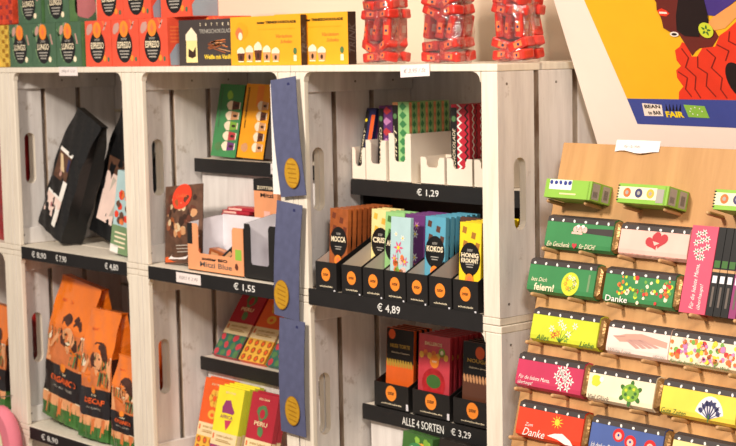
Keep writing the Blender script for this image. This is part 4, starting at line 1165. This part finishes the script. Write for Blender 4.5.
def on_board(o, u, v, w_=.0005, rz=0):
    o.matrix_world = rfr @ Matrix.Translation((u, v, w_)) @ Matrix.Rotation(rz, 4, 'Z')
def slab_bar(name, label, u, v, W=.13, H=.050, D=.0175, bg='lime', art=None, ends=True, grp='gift chocolate bars on the pegs', rz=0, w_=.0006, strap=True):
    t = bpy.data.objects.new(name, None); COL.objects.link(t); t.empty_display_size = .01
    tag(t, label, 'chocolate bar', grp); on_board(t, u, v, w_, rz)
    b = MB(); e = .0095 if ends else 0
    # paper sleeve with softly rounded long edges
    prof = [(0.0006, .0), (.0, D*.5), (.004, D*.93), (.010, D), (H-.010, D), (H-.004, D*.93), (H, D*.5), (H-.0006, 0)]
    n = len(prof)
    vs = [(x, p[0], p[1]) for x in (.001, W-e) for p in prof]
    b.add(vs, [(i, (i+1) % n, n+(i+1) % n, n+i) for i in range(n)], bg)
    b.add(vs, [tuple(range(n))[::-1], tuple(range(n, 2*n))], bg)
    fr = Matrix.Translation((0, 0, D)); w2 = W-e
    part(b, 'paper_sleeve', t)
    if strap:
        sl = KIDS[t.name][-1]; b = MB()
        b.add([(.001, H-.0112, D+.0004), (w2, H-.0112, D+.0004), (w2, H-.004, D*.93+.0005), (.001, H-.004, D*.93+.0005), (w2, H+.0003, D*.5), (.001, H+.0003, D*.5)], [(0, 1, 2, 3), (3, 2, 4, 5)], 'strap_dark')
        for k in range(6): b.oval(fr, w2*(.08+.168*k), H-.0088, .0026, .0019, 'white', 3, 8, rot=k)
        part(b, 'dotted_band', sl, 'dark band with white dots')
    if art:
        b = MB(); art(b, fr, w2, H-.0115); part(b, 'printed_picture', sl)
    if ends:
        b = MB(); 
        prof2 = [(.003, .001), (.002, D*.5), (.006, D*.86), (H-.006, D*.86), (H-.002, D*.5), (H-.003, .001)]
        n = len(prof2)
        rings = [(w2, 1), (W-.004, .97), (W, .75)]
        vs = [(x, H/2+(p[0]-H/2)*s, D/2+(p[1]-D/2)*s) for x, s in rings for p in prof2]
        fs = [(k*n+i, k*n+(i+1) % n, (k+1)*n+(i+1) % n, (k+1)*n+i) for k in range(2) for i in range(n)] + [tuple(range(2*n, 3*n))]
        b.add(vs, fs, 'gold_foil'); part(b, 'foil_end', t, 'folded gold foil end')
    return t

def a_gift(b, f, W, H):
    b.poly(f, [(W*.6, H*.66), (W, H*.62), (W, H*.88), (W*.6, H*.84)], 'strap_dark', 1)
    b.text(f, 'Ein Geschenk', W*.05, W*.4, H*.08, H*.26, 'cream', 1, 0); b.heart(f, W*.47, H*.17, .0048, 'heart_red'); b.text(f, 'für DICH!', W*.54, W*.78, H*.08, H*.26, 'cream', 1, 0)
    for k in range(5): b.oval(f, W*(.45+.035*k), H*(.78+.06*(k % 2)), .0045, .0048, 'flower_white' if k % 2 else 'pale_pink', 2, 10)
    b.rect(f, W*.4, W*.56, H*.6, H*.68, 'pale_pink', 2)
def a_heart(b, f, W, H):
    b.heart(f, W*.50, H*.62, .013, 'heart_red', 2, .5); b.heart(f, W*.60, H*.72, .013, 'heart_red', 3, -.2); b.poly(f, [(W*.5, H*.64), (W*.6, H*.58), (W*.53, H*.48)], 'pale_pink', 4)
    b.text(f, 'Ich hab Dich lieb von ganzem Herzen', W*.03, W*.86, H*.03, H*.13, 'blush', 1, 0)
def a_feiern(b, f, W, H):
    b.text(f, 'lass Dich', W*.06, W*.3, H*.42, H*.56, 'cream', 1, 0); b.text(f, 'feiern!', W*.12, W*.42, H*.1, H*.36, 'cream', 1, .02)
    b.oval(f, W*.65, H*.45, .017, .0175, 'lime', 1, 26)
    for k in range(9): b.flower(f, W*.65+.009*math.cos(k*2.4), H*.48+.009*math.sin(k*2.4), .0045, ['flower_white', 'flower_orange', 'leaf_green'][k % 3])
    b.rect(f, W*.9, W*.93, H*.25, H*.85, 'box_green_mark', 1)
def a_danke(b, f, W, H):
    rr = random.Random(2)
    for k in range(60): b.blob(f, W*rr.uniform(.2, .96), H*rr.uniform(.42, .97) if k < 44 else H*rr.uniform(.1, .5), rr.uniform(.002, .0045), rr.choice(['flower_orange', 'flower_red', 'flower_green', 'cream', 'lime']), 1+k % 3, 8, .3, k) if (k < 44 or k > 47) else None
    b.text(f, 'Danke', W*.06, W*.38, H*.05, H*.26, 'flower_white', 5, .01)
def a_liebe(b, f, W, H):
    b.text(f, 'Alles', W*.1, W*.3, H*.07, H*.28, 'turtle_dark', 1, 0); b.text(f, 'Liebe', W*.76, W*.97, H*.05, H*.26, 'turtle_dark', 1, 0)
    for k in range(5): b.poly(f, [(W*.45+.002, H*.1), (W*.45, H*.1), (W*(.3+.09*k), H*.62)], 'turtle_dark', 1)
    for k, (u, v, m) in enumerate(((.32, .55, 'flower_white'), (.42, .4, 'flower_orange'), (.5, .66, 'flower_white'), (.58, .42, 'flower_white'), (.44, .8, 'flower_white'), (.66, .75, 'flower_white'), (.36, .32, 'flower_red'), (.55, .25, 'flower_green'))): b.flower(f, W*u, H*v, .0062, m)
def a_white(b, f, W, H):
    b.poly(f, [(W*.12, H*.66), (W*.3, H*.82), (W*.55, H*.9), (W*.97, H*.72), (W*.97, H*.5), (W*.6, H*.62), (W*.4, H*.55), (W*.22, H*.5)], 'hand_skin', 1)
    for k in range(4): b.poly(f, [(W*(.3+.07*k), H*(.6+.02*k)), (W*(.5+.1*k), H*(.32+.04*k)), (W*(.56+.1*k), H*(.36+.04*k)), (W*(.38+.07*k), H*(.64+.02*k))], 'blush', 2)
    b.poly(f, [(W*.12, H*.66), (W*.3, H*.72), (W*.3, H*.76), (W*.1, H*.7)], 'blush', 3)
    b.text(f, 'White Love', W*.05, W*.42, H*.07, H*.22, 'grey_text', 1, 0); b.text(f, 'VEGAN', W*.78, W*.97, H*.07, H*.2, 'grey_text', 1, 0)
def a_meadow(b, f, W, H):
    rr = random.Random(6)
    for k in range(95): b.blob(f, W*rr.uniform(.03, .97), H*rr.uniform(.22, .95), rr.uniform(.0025, .005), rr.choice(['flower_orange', 'flower_red', 'flower_green', 'sun_yellow', 'pale_pink', 'lilac', 'flower_orange']), 1+k % 5, 8, .3, k)
    b.text(f, 'Für die beste Freundin der Welt', W*.04, W*.9, H*.05, H*.17, 'turtle_dark', 1, 0)
def a_mama(b, f, W, H):
    b.text(f, 'Für die liebste Mama,', W*.05, W*.53, H*.3, H*.46, 'flower_white', 1, 0); b.text(f, 'überhaupt!', W*.05, W*.28, H*.1, H*.26, 'flower_white', 1, 0)
    for k, (u, v) in enumerate(((.66, .85), (.74, .9), (.62, .62), (.71, .66), (.79, .7), (.66, .42), (.76, .46), (.84, .5), (.7, .26), (.8, .26), (.69, .76), (.76, .58))): b.flower(f, W*u, H*v, .0068, 'flower_white', 'grey_text', n=5)
def a_glueck(b, f, W, H):
    b.blob(f, W*.13, H*.74, .0095, 'sun_yellow', 1, 14, .2, 3); b.oval(f, W*.21, H*.82, .004, .004, 'flower_white', 2)
    for a in (.5, 1.5, 2.6, 3.7, 4.7, 5.7): b.oval(f, W*.66+.017*math.cos(a), H*.5+.014*math.sin(a), .005, .0035, 'turtle_dark', 1, 10, rot=a)
    b.oval(f, W*.66, H*.52, .0155, .0125, 'turtle', 2, 20)
    for k in range(7): b.oval(f, W*.66+.009*math.cos(k*.9), H*.52+.007*math.sin(k*.9), .003, .0026, 'lime' if k % 2 else 'turtle_dark', 3, 6)
    b.text(f, 'Viel Glück', W*.04, W*.36, H*.06, H*.24, 'taupe', 1, 0)
def a_fan(b, f, W, H):
    b.text(f, 'Gute Zeiten', W*.03, W*.36, H*.07, H*.26, 'turtle_dark', 1, 0)
    cx, cy = W*.66, H*.12
    n = 12; pts = [(cx+.021*math.cos(R(15+150*i/n))*1.15, cy+.031*math.sin(R(15+150*i/n))) for i in range(n+1)]
    b.poly(f, [(cx, cy)]+pts, 'fan_white', 1)
    for k in range(7):
        a = R(25+130*k/6*.96); b.poly(f, [(cx-.001, cy), (cx+.001, cy), (cx+.021*math.cos(a)+.0012, cy+.026*math.sin(a)), (cx+.021*math.cos(a)-.0012, cy+.026*math.sin(a))], 'fan_blue', 2)
        b.blob(f, cx+.016*math.cos(a), cy+.021*math.sin(a), .0048, 'fan_blue', 2, 8, .4, k)
    b.rect(f, cx-.001, cx+.001, cy-.004, cy+.006, 'turtle_dark', 3)
def a_sun(b, f, W, H):
    b.oval(f, W*.62, H*.72, .005, .005, 'sun_yellow', 2)
    for k in range(10): a = k*math.pi/5; b.poly(f, [(W*.62+.006*math.cos(a-.15), H*.72+.006*math.sin(a-.15)), (W*.62+.006*math.cos(a+.15), H*.72+.006*math.sin(a+.15)), (W*.62+.0125*math.cos(a), H*.72+.010*math.sin(a))], 'sun_yellow', 2)
    b.poly(f, [(W*.5, H*.22), (W*.6, H*.33), (W*.72, H*.38), (W*.85, H*.2), (W*.9, H*.05), (W*.78, H*.05), (W*.66, H*.16)], 'flower_white', 1)
    b.text(f, 'Danke', W*.12, W*.46, H*.08, H*.34, 'flower_white', 1, 0); b.text(f, 'Zum', W*.14, W*.26, H*.4, H*.52, 'flower_white', 1, 0)
def a_poppy(b, f, W, H):
    for u, v in ((.40, .74), (.57, .60), (.84, .58)): b.oval(f, W*u, H*v, .0105, .0095, 'poppy_red', 1, 16); b.oval(f, W*u, H*v-.001, .006, .0055, 'pale_pink', 2, 10); b.oval(f, W*u, H*v, .002, .002, 'ink_blue', 3, 8)
    for u in (.40, .57, .84): b.rect(f, W*u-.0006, W*u+.0006, 0.001, H*.3, 'turtle_dark', 1)
    b.text(f, 'Ich denk an Dich', W*.04, W*.36, H*.2, H*.36, 'flower_white', 1, 0)
def a_gold(b, f, W, H):
    for k in range(12): b.oval(f, W*(.06+.08*k), H*(.55+.12*(k % 3)), .004, .004, ['pattern_gold', 'flower_white', 'flower_green'][k % 3], 1, 8)
    b.text(f, 'Gute Besserung', W*.05, W*.6, H*.1, H*.28, 'taupe', 1, 0)
def a_plain(t_, c='turtle_dark'):
    def f_(b, f, W, H):
        b.text(f, t_, W*.06, W*.6, H*.12, H*.3, c, 1, 0)
        for k in range(5): b.flower(f, W*(.5+.09*k), H*(.6+.1*(k % 2)), .005, 'flower_white')
    return f_
G = 'chocolate_gift_bar'
slab_bar(G, 'green gift bar reading Ein Geschenk für DICH on the display board', .012, ROWS[1], .140, .052, bg='gallery_green', art=a_gift)
slab_bar(G, 'pale pink gift bar with two red hearts', .156, ROWS[1], .124, .050, bg='pale_pink', art=a_heart, ends=False)
slab_bar(G, 'green gift bar reading lass Dich feiern with a yellow oval', -.008, ROWS[2], .142, .054, bg='gallery_green', art=a_feiern)
slab_bar(G, 'green gift bar reading Danke with scattered autumn blossoms', .142, ROWS[2], .136, .053, bg='gallery_green', art=a_danke)
slab_bar(G, 'lime yellow gift bar reading Alles Liebe with a white bouquet', .016, ROWS[3], .140, .052, bg='lime', art=a_liebe)
slab_bar(G, 'white gift bar with drawn hands reading White Love', .164, ROWS[3], .112, .049, bg='cream_pink', art=a_white, ends=False)
slab_bar(G, 'cream gift bar covered with a flower meadow', .2765, ROWS[3], .126, .049, bg='cream', art=a_meadow)
slab_bar(G, 'magenta gift bar for Mama with white blossoms', .002, ROWS[4], .140, .053, bg='magenta', art=a_mama)
slab_bar(G, 'cream gift bar with a green turtle and a sun', .143, ROWS[4], .131, .051, bg='cream', art=a_glueck)
slab_bar(G, 'yellow gift bar with a dark blue and white fan tree', .277, ROWS[4], .136, .051, bg='warm_yellow', art=a_fan)
slab_bar(G, 'pale green gift bar cut by the right edge beside the yellow fan bar', .418, ROWS[4], .130, .051, bg='lime_green', art=a_plain('Alles Gute'))
slab_bar(G, 'orange red gift bar reading Danke with a sun and white hand', .020, ROWS[5], .138, .055, bg='scarlet', art=a_sun)
slab_bar(G, 'blue gift bar with three red poppies at the lower edge of the photo', .163, ROWS[5], .140, .054, bg='book_blue', art=a_poppy)
slab_bar(G, 'pale yellow gift bar with small dots at the lower right', .309, ROWS[5], .138, .053, bg='crisp', art=a_gold)
slab_bar(G, 'flowered gift bar cut by the right edge beside the flower meadow bar', .408, ROWS[3], .13, .049, bg='lime', art=a_plain('Für Dich'))
# small green boxes on the top row
def green_box(label, u, seal):
    t = bpy.data.objects.new('green_bar_box', None); COL.objects.link(t); t.empty_display_size = .01
    tag(t, label, 'box', 'small green boxes on the top pegs'); on_board(t, u, ROWS[0], .0006)
    b = MB(); W, H, D = .090, .028, .046
    b.box(0, W, 0, H, 0, D, 'lime_green')
    f = Matrix.Translation((0, 0, D))
    tp = frame((0, H, D), (1, 0, 0), (0, 0, -1))
    if seal == 0:
        b.rect(f, .008, .052, H*.45, H*.98, 'white', 1)
        for k in range(5): b.blob(f, .012+.009*k, H*.82, .004, 'ink_blue', 2, 7, .3, k)
        b.rect(f, .03, .062, H*.2, H*.28, 'bar_cream', 1)
    else:
        b.rect(f, .001, .070, H*.22, H*.84, 'cream', 1)
        for k, m in enumerate(('flower_orange', 'fan_blue', 'pattern_gold')): b.oval(f, .017+.021*k, H*.54, .0068, .0068, m, 2, 14); b.oval(f, .017+.021*k, H*.54, .003, .003, 'grey_text', 3, 8)
        for k in range(6): b.rect(f, -.001, .0025, H*(.1+.15*k), H*(.16+.15*k), 'black', 2)
    rs = frame((W, 0, D), (0, 0, -1), (0, 1, 0))
    b.rect(f, W-.006, W-.004, .001, H-.001, 'turtle', 2); b.rect(f, W-.020, W-.007, H*.1, H*.8, 'grey_text', 2) if seal else None
    b.rect(rs, .003, .019, H*.08, H*.92, 'grey_text', 1); b.rect(rs, .0215, .0225, .001, H-.001, 'turtle', 2); b.rect(rs, .026, .042, H*.08, H*.92, 'grey_text', 1)
    for k in range(5): b.rect(rs, .006+.002*k, .007+.002*k, H*.2, H*.5, 'taupe', 2); b.rect(rs, .030+.0018*k, .031+.0018*k, H*.2, H*.7, 'taupe', 2)
    part(b, 'carton', t, bevel=.0005)
    return t
green_box('small green box with a blue and white sticker on the left top pegs', .022, 0)
green_box('small green box with three round pictures on the middle top pegs', .163, 1)
green_box('small green box with round pictures cut by the right edge', .332, 1)
# tall pink bar and the dark ones beside it
t = bpy.data.objects.new('tall_pink_bar', None); COL.objects.link(t); tag(t, 'tall pink bar standing upright with white blossoms, for Mama', 'chocolate bar'); on_board(t, .2835, ROWS[2]+.0, .0006)
b = MB(); W, H, D = .044, .122, .019; b.box(0, W, 0, H, 0, D, 'pink_cover'); f = Matrix.Translation((0, 0, D))
for k, (u, v) in enumerate(((.3, .9), (.5, .92), (.25, .8), (.45, .83), (.65, .85), (.3, .7), (.5, .72), (.7, .76), (.4, .64), (.55, .64))): b.flower(f, W*u, H*v, .0058, 'flower_white', 'leaf_green')
b.text(f, 'Für die liebste Mama,', W*.36, W*.54, H*.05, H*.56, 'flower_white', 1, 0, rot=1); b.text(f, 'überhaupt!', W*.64, W*.82, H*.05, H*.34, 'flower_white', 1, 0, rot=1)
part(b, 'paper_sleeve', t, bevel=.0015)
for k in range(4):
    t = bpy.data.objects.new('slim_dark_bar', None); COL.objects.link(t)
    tag(t, 'slim dark upright bar with green tip, %s from the tall pink bar' % ['first', 'second', 'third', 'fourth'][k], 'chocolate bar', 'slim dark bars beside the pink one'); on_board(t, .329+.0125*k, ROWS[2], .0006)
    b = MB(); W = .0115; b.box(0, W, 0, .122, 0, .019, 'black_card' if k != 3 else 'plum'); f = Matrix.Translation((0, 0, .019))
    b.rect(f, .001, W-.001, .066, .076, 'turtle_dark', 1); b.rect(f, 0, W, .060, .064, 'peg_wood', 1); b.rect(f, .002, W-.002, .045, .055, 'fan_white', 1); b.rect(f, .004, W-.004, .012, .04, 'taupe', 1)
    part(b, 'paper_sleeve', t)
slab_bar(G, 'lime gift bar with pink flowers at the right edge beside the dark bars', .383, ROWS[2], .13, .05, bg='lime', art=a_plain('Danke'))
slab_bar(G, 'green gift bar cut by the right edge above the lime one', .383, ROWS[1], .13, .05, bg='turtle', art=a_plain('Glück'))
# folded price card on the board's top edge
b = MB(); n = 8
vs = []
for i in range(n+1):
    u = .082*i/n; h = .004*math.sin(math.pi*i/n)
    vs += [(u, -.011+.002*math.sin(i), .0015+h), (u, .007, .001+h*.3)]
b.add(vs, [(2*i, 2*i+2, 2*i+3, 2*i+1) for i in range(n)], 'card'); b.add([(v[0], v[1], v[2]-.0008) for v in vs], [(2*i+1, 2*i+3, 2*i+2, 2*i) for i in range(n)], 'card')
b.text(Matrix.Translation((0, 0, .0065)), '€ 2,95', .02, .05, -.005, -.001, 'card_ink', 1, 0)
o = b.build('curled_price_card'); o.matrix_world = rfr @ Matrix.Translation((.105, 0, 0)); tag(o, 'curled white price card on the top edge of the wooden board', 'price card')
